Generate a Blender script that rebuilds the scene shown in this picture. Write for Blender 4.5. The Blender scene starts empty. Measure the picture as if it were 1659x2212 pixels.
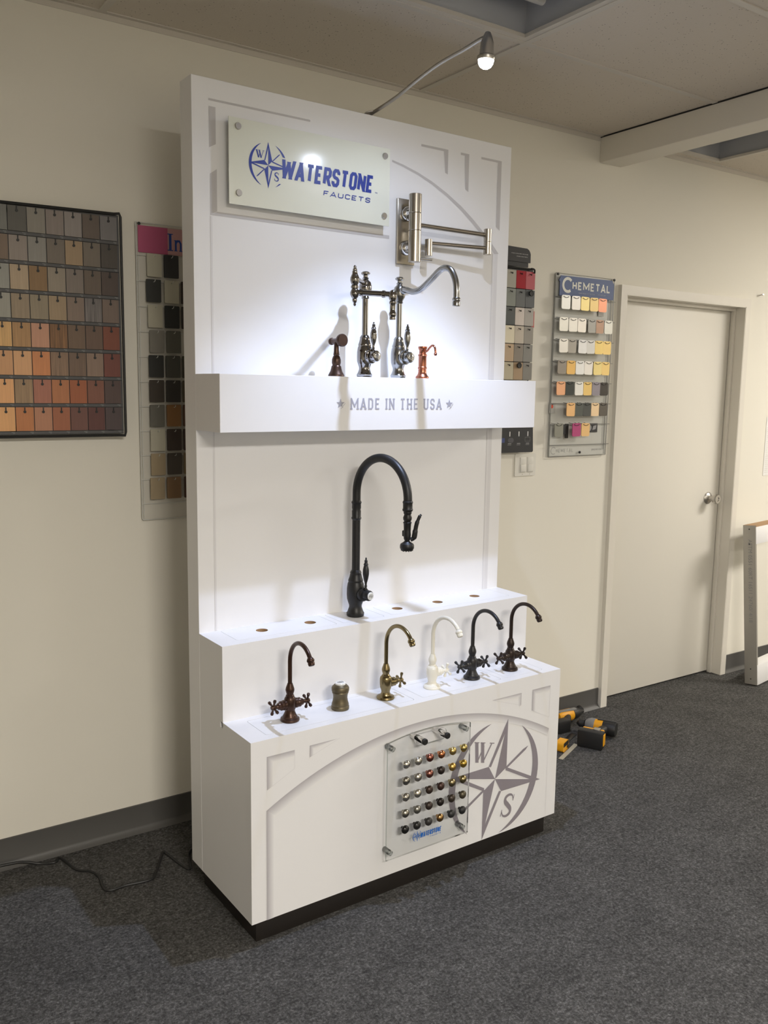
import bpy, bmesh, math, random
from math import sin, cos, pi, radians, atan2, sqrt, hypot
from mathutils import Vector, Matrix, geometry
random.seed(7)
SC = bpy.context.scene
COL = SC.collection

# ------------------------------------------------------------------ camera
YAW, PITCH, ROLL, FPX = 0.5957, -0.1391, 0.0151, 1897.083
cam_d = bpy.data.cameras.new('camera')
cam = bpy.data.objects.new('camera', cam_d)
COL.objects.link(cam)
fw = Vector((sin(YAW) * cos(PITCH), cos(YAW) * cos(PITCH), sin(PITCH)))
rt = Vector((cos(YAW), -sin(YAW), 0)); up = rt.cross(fw)
rt2 = cos(ROLL) * rt + sin(ROLL) * up; up2 = -sin(ROLL) * rt + cos(ROLL) * up
m = Matrix((rt2, up2, -fw)).transposed().to_4x4()
m.translation = (-0.9699, -2.9071, 1.5691)
cam.matrix_world = m
cam_d.sensor_fit = 'VERTICAL'; cam_d.sensor_height = 24.0
cam_d.lens = FPX / 2212 * 24.0
cam_d.clip_start = 0.05
SC.camera = cam

# ------------------------------------------------------------------ world, lamps, exposure
SC.view_settings.view_transform = 'Standard'
SC.view_settings.look = 'None'
SC.view_settings.exposure = 0.0
SC.view_settings.gamma = 1.0
SC.view_settings.use_curve_mapping = False
SC.cycles.max_bounces = 10
SC.cycles.transmission_bounces = 10
SC.cycles.transparent_max_bounces = 12
SC.cycles.caustics_reflective = False
SC.cycles.caustics_refractive = False
SC.cycles.sample_clamp_indirect = 4.0
w = bpy.data.worlds.new('world'); SC.world = w; w.use_nodes = True
w.node_tree.nodes['Background'].inputs[0].default_value = (1, .96, .9, 1)
w.node_tree.nodes['Background'].inputs[1].default_value = 0.02

ROT = 0.0191                      # the stand is turned a hair against the wall
RZ = Matrix.Rotation(ROT, 3, 'Z')
def cab(x, y, z): return RZ @ Vector((x, y, z))

def area(name, loc, aim, sx, sy, power, col, spread=180):
    l = bpy.data.lights.new(name, 'AREA'); l.shape = 'RECTANGLE'; l.size = sx; l.size_y = sy
    l.energy = power; l.color = col; l.spread = radians(spread)
    o = bpy.data.objects.new(name, l); COL.objects.link(o); o.location = loc
    o.rotation_euler = (Vector(aim) - Vector(loc)).to_track_quat('-Z', 'Y').to_euler()
    o['label'] = 'lit ceiling fixture outside the view'; o['category'] = 'lamp light'
    return o
WARM = (1.0, .945, .865)
CEIL = 2.71
# lit 2x4 ceiling troffers in the front part of the room (behind and right of the camera)
TROFFERS = [(4.6, -1.8, 84), (2.6, -4.7, 34), (-.6, -4.7, 200)]
for tx, ty, pw in TROFFERS:
    area('troffer_light', (tx, ty, CEIL - .012), (tx, ty, 0), 1.15, .55, pw, WARM)
# LED of the gooseneck lamp over the stand
LAMP = cab(.638, -.978, 2.452)
LAMP_AIM = cab(.60, -.93, 1.20)
sp = bpy.data.lights.new('lamp_light', 'SPOT'); sp.energy = 78; sp.color = (.58, .70, 1.0)
sp.spot_size = radians(96); sp.spot_blend = .78; sp.shadow_soft_size = .012
spo = bpy.data.objects.new('lamp_light', sp); COL.objects.link(spo)
dl = (LAMP_AIM - LAMP).normalized()
spo.location = LAMP + dl * .026
spo.rotation_euler = dl.to_track_quat('-Z', 'Y').to_euler()
# the same bulb's weaker side spill
s2 = bpy.data.lights.new('lamp_spill', 'SPOT'); s2.energy = 9; s2.color = (.66, .76, 1.0)
s2.spot_size = radians(172); s2.spot_blend = .6; s2.shadow_soft_size = .012
s2o = bpy.data.objects.new('lamp_spill', s2); COL.objects.link(s2o); s2o.location = spo.location; s2o.rotation_euler = spo.rotation_euler

# ------------------------------------------------------------------ materials
def lin(c):
    return tuple(((v / 255) / 12.92 if v / 255 <= .04045 else ((v / 255 + .055) / 1.055) ** 2.4) for v in c)
def P(name, col, rough=.5, metal=0, spec=.5, trans=0, ior=1.45, bump=None, noise=None, coat=0, aniso=0):
    """principled material; bump=(scale, strength, distance); noise=(scale, amount) varies the colour a little"""
    mt = bpy.data.materials.new(name); mt.use_nodes = True
    nt = mt.node_tree; b = nt.nodes['Principled BSDF']
    b.inputs['Base Color'].default_value = (*col, 1)
    b.inputs['Roughness'].default_value = rough; b.inputs['Metallic'].default_value = metal
    b.inputs['Specular IOR Level'].default_value = spec
    b.inputs['Transmission Weight'].default_value = trans; b.inputs['IOR'].default_value = ior
    b.inputs['Coat Weight'].default_value = coat; b.inputs['Anisotropic'].default_value = aniso
    if bump or noise:
        tc = nt.nodes.new('ShaderNodeTexCoord')
    if noise:
        n = nt.nodes.new('ShaderNodeTexNoise'); n.inputs['Scale'].default_value = noise[0]; n.inputs['Detail'].default_value = 4
        nt.links.new(tc.outputs['Object'], n.inputs['Vector'])
        mx = nt.nodes.new('ShaderNodeMix'); mx.data_type = 'RGBA'
        a = noise[1]
        mx.inputs[6].default_value = (*[max(0, c * (1 - a)) for c in col], 1)
        mx.inputs[7].default_value = (*[min(1, c * (1 + a)) for c in col], 1)
        nt.links.new(n.outputs['Fac'], mx.inputs[0]); nt.links.new(mx.outputs[2], b.inputs['Base Color'])
    if bump:
        n2 = nt.nodes.new('ShaderNodeTexNoise'); n2.inputs['Scale'].default_value = bump[0]; n2.inputs['Detail'].default_value = 3
        nt.links.new(tc.outputs['Object'], n2.inputs['Vector'])
        bp = nt.nodes.new('ShaderNodeBump'); bp.inputs['Strength'].default_value = bump[1]; bp.inputs['Distance'].default_value = bump[2]
        nt.links.new(n2.outputs['Fac'], bp.inputs['Height']); nt.links.new(bp.outputs['Normal'], b.inputs['Normal'])
    return mt
def chip_material(name, rough, metal=0, grain=0.0):
    """one material for all sample chips: takes each chip's own colour, optional vertical wood grain"""
    mt = bpy.data.materials.new(name); mt.use_nodes = True; nt = mt.node_tree; b = nt.nodes['Principled BSDF']
    oi = nt.nodes.new('ShaderNodeObjectInfo')
    b.inputs['Roughness'].default_value = rough; b.inputs['Metallic'].default_value = metal
    if grain:
        tc = nt.nodes.new('ShaderNodeTexCoord'); mp = nt.nodes.new('ShaderNodeMapping'); mp.inputs['Scale'].default_value = (260, 1, 9)
        ad = nt.nodes.new('ShaderNodeVectorMath'); ad.operation = 'ADD'
        n = nt.nodes.new('ShaderNodeTexNoise'); n.inputs['Scale'].default_value = 1; n.inputs['Detail'].default_value = 3
        cx = nt.nodes.new('ShaderNodeCombineXYZ')
        sc = nt.nodes.new('ShaderNodeMath'); sc.operation = 'MULTIPLY'; sc.inputs[1].default_value = 37
        nt.links.new(oi.outputs['Random'], sc.inputs[0]); nt.links.new(sc.outputs[0], cx.inputs[0])
        nt.links.new(tc.outputs['Object'], mp.inputs['Vector']); nt.links.new(mp.outputs[0], ad.inputs[0]); nt.links.new(cx.outputs[0], ad.inputs[1])
        nt.links.new(ad.outputs[0], n.inputs['Vector'])
        mr = nt.nodes.new('ShaderNodeMapRange'); mr.inputs[1].default_value = .3; mr.inputs[2].default_value = .7
        nt.links.new(oi.outputs['Alpha'], mr.inputs[3]); mr.inputs[4].default_value = 1.08
        nt.links.new(n.outputs['Fac'], mr.inputs[0])
        mx = nt.nodes.new('ShaderNodeVectorMath'); mx.operation = 'SCALE'
        nt.links.new(oi.outputs['Color'], mx.inputs[0]); nt.links.new(mr.outputs[0], mx.inputs[3])
        nt.links.new(mx.outputs[0], b.inputs['Base Color'])
    else:
        nt.links.new(oi.outputs['Color'], b.inputs['Base Color'])
    return mt
def emit(name, col, s):
    mt = bpy.data.materials.new(name); mt.use_nodes = True; nt = mt.node_tree
    e = nt.nodes.new('ShaderNodeEmission'); e.inputs[0].default_value = (*col, 1); e.inputs[1].default_value = s
    nt.links.new(e.outputs[0], nt.nodes['Material Output'].inputs[0]); return mt

WALL = P('wall_paint', (.78, .75, .668), .75, bump=(90, .06, .002))
TRIMW = P('white_gloss_paint', (.73, .695, .625), .42, bump=(40, .03, .002))
DOORM = P('door_paint', (.75, .72, .65), .45, bump=(60, .04, .002), noise=(1.2, .02))
BASEB = P('grey_vinyl_base', (.085, .082, .078), .45)
LAM = P('white_laminate', (.80, .795, .80), .38, spec=.35)
LAMIN = P('panel_laminate', (.81, .81, .825), .36, spec=.35)
MDF = P('raw_fibreboard', (.42, .27, .15), .9, noise=(300, .25))
DARKIN = P('dark_inside', (.05, .045, .04), .9)
KICK = P('toe_kick_laminate', (.018, .015, .013), .4)
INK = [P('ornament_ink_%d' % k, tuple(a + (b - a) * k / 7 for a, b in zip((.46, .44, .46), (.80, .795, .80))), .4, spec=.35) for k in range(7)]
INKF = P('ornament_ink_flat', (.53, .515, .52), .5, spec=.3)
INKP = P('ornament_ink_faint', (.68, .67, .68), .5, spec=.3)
LOGOG = P('logo_grey_ink', (.26, .235, .262), .5, spec=.3)
LOGOB = P('logo_blue_ink', (.022, .045, .30), .4)
LOGOC = P('logo_light_blue_ink', (.02, .14, .52), .4)
TEXTG = P('text_grey_ink', (.36, .36, .42), .5)
PLATE = P('brushed_sign_metal', (.78, .80, .71), .2, metal=.0, spec=.9, coat=0, noise=(3, .03))
STEEL = P('brushed_steel', (.50, .48, .45), .3, metal=1, aniso=.4)
CHROME = P('chrome', (.75, .74, .72), .08, metal=1)
BNICK = P('brushed_nickel', (.42, .385, .33), .26, metal=1, aniso=.5)
GUN = P('polished_black_nickel', (.30, .285, .27), .09, metal=1)
PEWT = P('antique_pewter', (.33, .325, .31), .2, metal=1)
COPPER = P('antique_copper', (.44, .17, .105), .28, metal=1, aniso=.4)
BRONZE = P('weathered_bronze', (.085, .052, .038), .34, metal=.75, noise=(30, .35))
BRONZR = P('oil_rubbed_bronze', (.06, .032, .022), .3, metal=.6, noise=(25, .5))
BRONZD = P('dark_bronze', (.032, .021, .016), .34, metal=.5, noise=(30, .3))
BRASSA = P('antique_brass', (.235, .185, .095), .27, metal=1, aniso=.4)
BRASSD = P('dull_brass', (.14, .115, .07), .45, metal=.8)
MATBLK = P('matte_black', (.013, .013, .014), .42, noise=(200, .4), bump=(700, .08, .0006))
BLK2 = P('satin_black', (.016, .015, .015), .38)
BISC = P('biscuit_enamel', (.80, .775, .68), .25)
PORC = P('porcelain', (.82, .82, .80), .15)
GLINK = P('grey_enamel_line', (.12, .12, .12), .4)
def clear(name, tint, gloss, rough):
    """thin clear plastic: lets light straight through with a glossy skin"""
    mt = bpy.data.materials.new(name); mt.use_nodes = True; nt = mt.node_tree
    nt.nodes.remove(nt.nodes['Principled BSDF'])
    tr = nt.nodes.new('ShaderNodeBsdfTransparent'); tr.inputs[0].default_value = (*tint, 1)
    gl = nt.nodes.new('ShaderNodeBsdfGlossy'); gl.inputs['Roughness'].default_value = rough
    fr = nt.nodes.new('ShaderNodeFresnel'); fr.inputs[0].default_value = 1.3
    mu = nt.nodes.new('ShaderNodeMath'); mu.operation = 'MULTIPLY_ADD'; mu.inputs[1].default_value = 1.0; mu.inputs[2].default_value = gloss
    mx = nt.nodes.new('ShaderNodeMixShader')
    nt.links.new(fr.outputs[0], mu.inputs[0]); nt.links.new(mu.outputs[0], mx.inputs[0])
    nt.links.new(tr.outputs[0], mx.inputs[1]); nt.links.new(gl.outputs[0], mx.inputs[2])
    nt.links.new(mx.outputs[0], nt.nodes['Material Output'].inputs[0]); return mt
ACRY = clear('clear_acrylic', (.992, .996, .994), 0.0, .04)
ACRE = clear('acrylic_edge', (.60, .64, .63), .10, .12)
CLEARP = clear('clear_plastic', (.90, .92, .91), .16, .05)
BLACKP = P('black_plastic', (.014, .014, .014), .5)
BLACKS = P('black_card', (.03, .03, .032), .55)
WHITEP = P('white_wire_coating', (.62, .62, .59), .4)
WIREG = P('grey_wire', (.33, .33, .32), .35, metal=.6)
WIRED = P('dark_wire', (.05, .05, .05), .4, metal=.5)
RACKB = P('rack_back_sheet', (.44, .43, .40), .6)
RACKC = P('rack_clear_sheet', (.56, .56, .52), .35)
LABELG = P('grey_label_strip', (.095, .095, .097), .6)
WHITEI = P('white_print', (.75, .75, .74), .6)
GREYI = P('grey_print', (.30, .30, .30), .6)
PINK = P('pink_card', (.42, .085, .175), .55)
PINK2 = P('pale_pink_card', (.50, .28, .28), .55)
BLUEC = P('blue_card', (.085, .125, .27), .5)
BLUET = P('blue_print', (.02, .06, .28), .5)
REDI = P('red_print', (.55, .07, .03), .5)
YEL = P('yellow_plastic', (.72, .33, .01), .42)
TOOLG = P('tool_grey', (.20, .20, .20), .4)
GALV = P('galvanised_steel', (.44, .42, .38), .45, metal=.35, noise=(8, .06))
PAPER = P('paper', (.80, .79, .77), .8)
PLASW = P('switch_plastic', (.72, .70, .64), .35)
FIXT = P('fixture_paint', (.50, .51, .54), .5)
TUBEM = P('unlit_tube', (.62, .60, .55), .4)
LITE = emit('lit_diffuser', (1, .94, .85), 5.0)
LEDE = emit('led_lens', (.92, .96, 1.0), 60.0)
CHIPL = chip_material('laminate_chip', .5)
CHIPW = chip_material('wood_chip', .55, grain=1)
CHIPG = chip_material('gloss_chip', .12)
CHIPM = chip_material('metal_chip', .38, metal=.25)

def carpet_mat():
    mt = bpy.data.materials.new('carpet'); mt.use_nodes = True; nt = mt.node_tree; b = nt.nodes['Principled BSDF']
    b.inputs['Roughness'].default_value = .95; b.inputs['Specular IOR Level'].default_value = .1
    tc = nt.nodes.new('ShaderNodeTexCoord')
    def noise(s, d, rough=.6):
        n = nt.nodes.new('ShaderNodeTexNoise'); n.inputs['Scale'].default_value = s; n.inputs['Detail'].default_value = d; n.inputs['Roughness'].default_value = rough
        nt.links.new(tc.outputs['Object'], n.inputs['Vector']); return n
    n1 = noise(125, 4, .8); n2 = noise(7, 3); n3 = noise(48, 2)
    cr = nt.nodes.new('ShaderNodeValToRGB'); e = cr.color_ramp
    e.elements[0].position = .30; e.elements[0].color = (.026, .025, .024, 1)
    e.elements[1].position = .74; e.elements[1].color = (.225, .225, .22, 1)
    el = e.elements.new(.52); el.color = (.088, .086, .083, 1)
    nt.links.new(n1.outputs['Fac'], cr.inputs[0])
    mr = nt.nodes.new('ShaderNodeMapRange'); mr.inputs[1].default_value = .3; mr.inputs[2].default_value = .7; mr.inputs[3].default_value = .82; mr.inputs[4].default_value = 1.12
    nt.links.new(n2.outputs['Fac'], mr.inputs[0])
    mr3 = nt.nodes.new('ShaderNodeMapRange'); mr3.inputs[1].default_value = .35; mr3.inputs[2].default_value = .65; mr3.inputs[3].default_value = .75; mr3.inputs[4].default_value = 1.2
    nt.links.new(n3.outputs['Fac'], mr3.inputs[0])
    v = nt.nodes.new('ShaderNodeVectorMath'); v.operation = 'SCALE'; v2 = nt.nodes.new('ShaderNodeVectorMath'); v2.operation = 'SCALE'
    nt.links.new(cr.outputs[0], v.inputs[0]); nt.links.new(mr.outputs[0], v.inputs[3])
    nt.links.new(v.outputs[0], v2.inputs[0]); nt.links.new(mr3.outputs[0], v2.inputs[3])
    vo = nt.nodes.new('ShaderNodeTexVoronoi'); vo.inputs['Scale'].default_value = 5.5       # stray white lint
    lt = nt.nodes.new('ShaderNodeMath'); lt.operation = 'LESS_THAN'; lt.inputs[1].default_value = .0115
    nt.links.new(tc.outputs['Object'], vo.inputs['Vector']); nt.links.new(vo.outputs['Distance'], lt.inputs[0])
    ml = nt.nodes.new('ShaderNodeMix'); ml.data_type = 'RGBA'; ml.inputs[7].default_value = (.6, .58, .52, 1)
    nt.links.new(lt.outputs[0], ml.inputs[0]); nt.links.new(v2.outputs[0], ml.inputs[6]); nt.links.new(ml.outputs[2], b.inputs['Base Color'])
    bp = nt.nodes.new('ShaderNodeBump'); bp.inputs['Strength'].default_value = .7; bp.inputs['Distance'].default_value = .006
    nt.links.new(n1.outputs['Fac'], bp.inputs['Height']); nt.links.new(bp.outputs[0], b.inputs['Normal'])
    return mt
def tile_mat():
    mt = bpy.data.materials.new('acoustic_tile'); mt.use_nodes = True; nt = mt.node_tree; b = nt.nodes['Principled BSDF']
    b.inputs['Roughness'].default_value = .9; b.inputs['Specular IOR Level'].default_value = .1
    tc = nt.nodes.new('ShaderNodeTexCoord')
    v = nt.nodes.new('ShaderNodeTexVoronoi'); v.inputs['Scale'].default_value = 85; v.inputs['Randomness'].default_value = 1
    n = nt.nodes.new('ShaderNodeTexNoise'); n.inputs['Scale'].default_value = 60; n.inputs['Detail'].default_value = 3
    n2 = nt.nodes.new('ShaderNodeTexNoise'); n2.inputs['Scale'].default_value = 150; n2.inputs['Detail'].default_value = 2
    for q in (v, n, n2): nt.links.new(tc.outputs['Object'], q.inputs['Vector'])
    lt = nt.nodes.new('ShaderNodeMath'); lt.operation = 'LESS_THAN'; lt.inputs[1].default_value = .17
    gt = nt.nodes.new('ShaderNodeMath'); gt.operation = 'GREATER_THAN'; gt.inputs[1].default_value = .52
    mu = nt.nodes.new('ShaderNodeMath'); mu.operation = 'MULTIPLY'
    nt.links.new(v.outputs['Distance'], lt.inputs[0]); nt.links.new(n.outputs['Fac'], gt.inputs[0])
    nt.links.new(lt.outputs[0], mu.inputs[0]); nt.links.new(gt.outputs[0], mu.inputs[1])
    mx = nt.nodes.new('ShaderNodeMix'); mx.data_type = 'RGBA'
    mx.inputs[6].default_value = (.67, .612, .535, 1); mx.inputs[7].default_value = (.30, .265, .225, 1)
    nt.links.new(mu.outputs[0], mx.inputs[0]); nt.links.new(mx.outputs[2], b.inputs['Base Color'])
    bp = nt.nodes.new('ShaderNodeBump'); bp.inputs['Strength'].default_value = .25; bp.inputs['Distance'].default_value = .002
    nt.links.new(n2.outputs['Fac'], bp.inputs['Height']); nt.links.new(bp.outputs[0], b.inputs['Normal'])
    return mt
CARPET = carpet_mat(); TILE = tile_mat()

# ------------------------------------------------------------------ mesh helpers
I4 = Matrix.Identity(4)
def T(x, y, z): return Matrix.Translation((x, y, z))
def B(): return bmesh.new()
def box(bm, x0, x1, y0, y1, z0, z1, bev=0, mi=0, M=I4, seg=2):
    vs = [bm.verts.new((x, y, z)) for x in (x0, x1) for y in (y0, y1) for z in (z0, z1)]
    fs = []
    for q in ((0, 1, 3, 2), (4, 6, 7, 5), (0, 4, 5, 1), (2, 3, 7, 6), (0, 2, 6, 4), (1, 5, 7, 3)):
        f = bm.faces.new([vs[i] for i in q]); f.material_index = mi; fs.append(f)
    if bev:
        es = list({e for f in fs for e in f.edges})
        r = bmesh.ops.bevel(bm, geom=es, offset=bev, segments=seg, affect='EDGES', profile=.5, material=mi)
        vs = list({v for f in r['faces'] for v in f.verts} | {v for v in vs if v.is_valid})
    if M is not I4:
        for v in vs: v.co = M @ v.co
    return bm
def lathe(bm, prof, M=I4, seg=28, mi=0):
    """revolve [(r, z)] about z"""
    rings = []
    for r, z in prof:
        if r < 1e-6: rings.append([bm.verts.new(M @ Vector((0, 0, z)))])
        else: rings.append([bm.verts.new(M @ Vector((r * cos(2 * pi * k / seg), r * sin(2 * pi * k / seg), z))) for k in range(seg)])
    for a, b in zip(rings, rings[1:]):
        for k in range(seg):
            k2 = (k + 1) % seg
            q = [a[k % len(a)], a[k2 % len(a)], b[k2 % len(b)], b[k % len(b)]]
            u = []
            for v in q:
                if v not in u: u.append(v)
            if len(u) > 2:
                f = bm.faces.new(u); f.material_index = mi
    for ring, rev in ((rings[0], True), (rings[-1], False)):
        if len(ring) > 2:
            f = bm.faces.new(ring[::-1] if rev else ring); f.material_index = mi
    return bm
def axis_m(p, d):
    """matrix taking +z to direction d at point p"""
    return T(*p) @ Vector(d).normalized().to_track_quat('Z', 'Y').to_matrix().to_4x4()
def tube(bm, pts, r, seg=14, mi=0, M=I4):
    pts = [M @ Vector(p) for p in pts]; n = len(pts)
    rs = r if isinstance(r, (list, tuple)) else [r] * n
    tg = []
    for i in range(n):
        a = pts[max(0, i - 1)]; b = pts[min(n - 1, i + 1)]; tg.append((b - a).normalized())
    x = tg[0].orthogonal().normalized(); rings = []
    for i in range(n):
        x = (x - tg[i] * x.dot(tg[i])).normalized(); y = tg[i].cross(x)
        rings.append([bm.verts.new(pts[i] + (x * cos(2 * pi * k / seg) + y * sin(2 * pi * k / seg)) * rs[i]) for k in range(seg)])
    for a, b in zip(rings, rings[1:]):
        for k in range(seg):
            f = bm.faces.new((a[k], a[(k + 1) % seg], b[(k + 1) % seg], b[k])); f.material_index = mi
    f = bm.faces.new(rings[0][::-1]); f.material_index = mi
    f = bm.faces.new(rings[-1]); f.material_index = mi
    return bm
def smooth(pts, n=8):
    P_ = [Vector(p) for p in pts]; P_ = [P_[0] * 2 - P_[1]] + P_ + [P_[-1] * 2 - P_[-2]]; out = []
    for i in range(1, len(P_) - 2):
        for k in range(n):
            t = k / n; a, b, c, d = P_[i - 1:i + 3]
            out.append(.5 * ((2 * b) + (c - a) * t + (2 * a - 5 * b + 4 * c - d) * t * t + (3 * b - a - 3 * c + d) * t ** 3))
    return out + [P_[-2]]
def ball(bm, c, r, mi=0, seg=16):
    n = seg // 2
    return lathe(bm, [(r * sin(pi * k / n), -r * cos(pi * k / n)) for k in range(n + 1)], T(*c), seg, mi)
def plate(bm, outer, holes=(), t=.01, fn=None, mi=0, hmi=None):
    """flat plate from 2D outline with holes, front at depth 0, back at depth t; fn maps (u,v,depth) to 3D"""
    fn = fn or (lambda u, v, d: (u, v, -d))
    loops = [list(outer)] + [list(h) for h in holes]
    flat = [p for l in loops for p in l]
    tris = geometry.tessellate_polygon([[Vector((p[0], p[1], 0)) for p in l] for l in loops])
    fr = [bm.verts.new(fn(p[0], p[1], 0)) for p in flat]
    bk = [bm.verts.new(fn(p[0], p[1], t)) for p in flat] if t else None
    for a, b, c in tris:
        f = bm.faces.new((fr[a], fr[b], fr[c])); f.material_index = mi
        if bk: f = bm.faces.new((bk[c], bk[b], bk[a])); f.material_index = mi
    if bk:
        o = 0
        for li, l in enumerate(loops):
            n = len(l)
            for k in range(n):
                a, b = o + k, o + (k + 1) % n
                f = bm.faces.new((fr[a], fr[b], bk[b], bk[a])); f.material_index = (hmi if (li and hmi is not None) else mi)
            o += n
    bmesh.ops.recalc_face_normals(bm, faces=bm.faces[:])
    return bm
def rrect(x0, x1, y0, y1, r, n=4):
    out = []
    for cx, cy, a0 in ((x1 - r, y1 - r, 0), (x0 + r, y1 - r, pi / 2), (x0 + r, y0 + r, pi), (x1 - r, y0 + r, 3 * pi / 2)):
        for k in range(n + 1):
            a = a0 + pi / 2 * k / n; out.append((cx + r * cos(a), cy + r * sin(a)))
    return out
def circ(cx, cy, r, n=24): return [(cx + r * cos(2 * pi * k / n), cy + r * sin(2 * pi * k / n)) for k in range(n)]
def ob(name, bm, mat, parent=None, sharp=35, label=None):
    me = bpy.data.meshes.new(name)
    bm.normal_update(); bm.to_mesh(me); bm.free()
    for mt in (mat if isinstance(mat, (list, tuple)) else [mat]): me.materials.append(mt)
    if sharp:
        me.polygons.foreach_set('use_smooth', [True] * len(me.polygons)); me.set_sharp_from_angle(angle=radians(sharp))
    o = bpy.data.objects.new(name, me); COL.objects.link(o)
    if parent: o.parent = parent
    if label: o['label'] = label
    return o
def tag(o, label, cat, group=None, kind=None):
    o['label'] = label; o['category'] = cat
    if group: o['group'] = group
    if kind: o['kind'] = kind
    return o
def thing(name, label, cat, loc=(0, 0, 0), rz=0, group=None, rot=None):
    o = bpy.data.objects.new(name, None); COL.objects.link(o); o.empty_display_size = .05
    o.location = loc; o.rotation_euler = rot if rot else (0, 0, rz)
    return tag(o, label, cat, group)
def struct(name, bm, mat, parent=None, sharp=35):
    o = ob(name, bm, mat, parent, sharp)
    if not parent: o['kind'] = 'structure'
    return o
def dup(o, parent=None):
    c = o.copy(); COL.objects.link(c); c.parent = parent; return c

# flat printed shapes: fn maps (u, v) to 3D on the printed face
PLY = [0]
def poly(bm, pts, fn, mi=0):
    # each printed patch lies a few microns above the one before, so overlaps stay clean
    o = Vector(fn(0, 0)); n = (Vector(fn(1, 0)) - o).cross(Vector(fn(0, 1)) - o).normalized()
    PLY[0] = (PLY[0] + 1) % 31; n *= PLY[0] * 8e-6
    ar = sum(a[0] * b[1] - b[0] * a[1] for a, b in zip(pts, list(pts[1:]) + [pts[0]]))
    f = bm.faces.new([bm.verts.new(Vector(fn(*p)) + n) for p in (pts if ar > 0 else list(pts)[::-1])]); f.material_index = mi
def stroke(bm, pts, wd, fn, closed=False, mi=0):
    """mitred ribbon; wd a number or a width per vertex"""
    n = len(pts); ws = wd if isinstance(wd, (list, tuple)) else [wd] * n; L = []; R = []
    for i in range(n):
        p = Vector(pts[i])
        a = Vector(pts[i - 1]) if (i or closed) else None
        b = Vector(pts[(i + 1) % n]) if (i < n - 1 or closed) else None
        d1 = (p - a).normalized() if a is not None else None
        d2 = (b - p).normalized() if b is not None else None
        d1 = d1 or d2; d2 = d2 or d1
        n1 = Vector((-d1.y, d1.x)); n2 = Vector((-d2.y, d2.x)); mt = (n1 + n2)
        if mt.length < .3: mt = n1
        mt.normalize(); k = min(2.2, 1 / max(.2, mt.dot(n1)))
        L.append(p + mt * k * ws[i] / 2); R.append(p - mt * k * ws[i] / 2)
    for i in range(n if closed else n - 1):
        j = (i + 1) % n
        poly(bm, [L[i], R[i], R[j], L[j]], fn, mi)
GLY = {
 'W': (1.12, [[(0, 1), (.24, 0)], [(.24, 0), (.56, .9)], [(.56, .9), (.88, 0)], [(.88, 0), (1.12, 1)]], [(0, 1), (.95, 1)]),
 'A': (.66, [[(0, 0), (.33, 1)], [(.33, 1), (.66, 0)], [(.14, .25), (.52, .25)]], [(0, 0), (.66, 0)]),
 'T': (.62, [[(0, 1), (.62, 1)], [(.31, 1), (.31, 0)]], [(.31, 0)]),
 'E': (.52, [[(.52, 1), (0, 1), (0, 0), (.52, 0)], [(0, .5), (.42, .5)]], []),
 'R': (.56, [[(0, 0), (0, 1), (.42, 1), (.56, .86), (.56, .6), (.42, .46), (0, .46)], [(.27, .46), (.56, 0)]], [(0, 0), (.56, 0)]),
 'S': (.54, [[(.54, .74), (.54, .86), (.41, 1), (.13, 1), (0, .86), (0, .65), (.13, .53), (.41, .47), (.54, .36), (.54, .14), (.41, 0), (.13, 0), (0, .14), (0, .26)]], []),
 'O': (.56, [[(.14, 0), (0, .14), (0, .86), (.14, 1), (.42, 1), (.56, .86), (.56, .14), (.42, 0), (.14, 0)]], []),
 'N': (.62, [[(0, 0), (0, 1)], [(0, 1), (.62, 0)], [(.62, 0), (.62, 1)]], [(0, 0), (.62, 1), (0, 1)]),
 'F': (.52, [[(0, 0), (0, 1), (.52, 1)], [(0, .5), (.42, .5)]], [(0, 0)]),
 'U': (.58, [[(0, 1), (0, .14), (.14, 0), (.44, 0), (.58, .14), (.58, 1)]], [(0, 1), (.58, 1)]),
 'C': (.54, [[(.54, .76), (.54, .86), (.4, 1), (.14, 1), (0, .86), (0, .14), (.14, 0), (.4, 0), (.54, .14), (.54, .24)]], []),
 'M': (.96, [[(0, 0), (0, 1)], [(0, 1), (.48, .25)], [(.48, .25), (.96, 1)], [(.96, 1), (.96, 0)]], [(0, 0), (.96, 0)]),
 'D': (.56, [[(0, 0), (0, 1), (.4, 1), (.56, .84), (.56, .16), (.4, 0), (0, 0)]], []),
 'I': (.02, [[(.01, 0), (.01, 1)]], [(.01, 0), (.01, 1)]),
 'H': (.58, [[(0, 0), (0, 1)], [(.58, 0), (.58, 1)], [(0, .5), (.58, .5)]], [(0, 0), (0, 1), (.58, 0), (.58, 1)]),
 'L': (.5, [[(0, 1), (0, 0), (.5, 0)]], [(0, 1)]),
}
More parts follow.
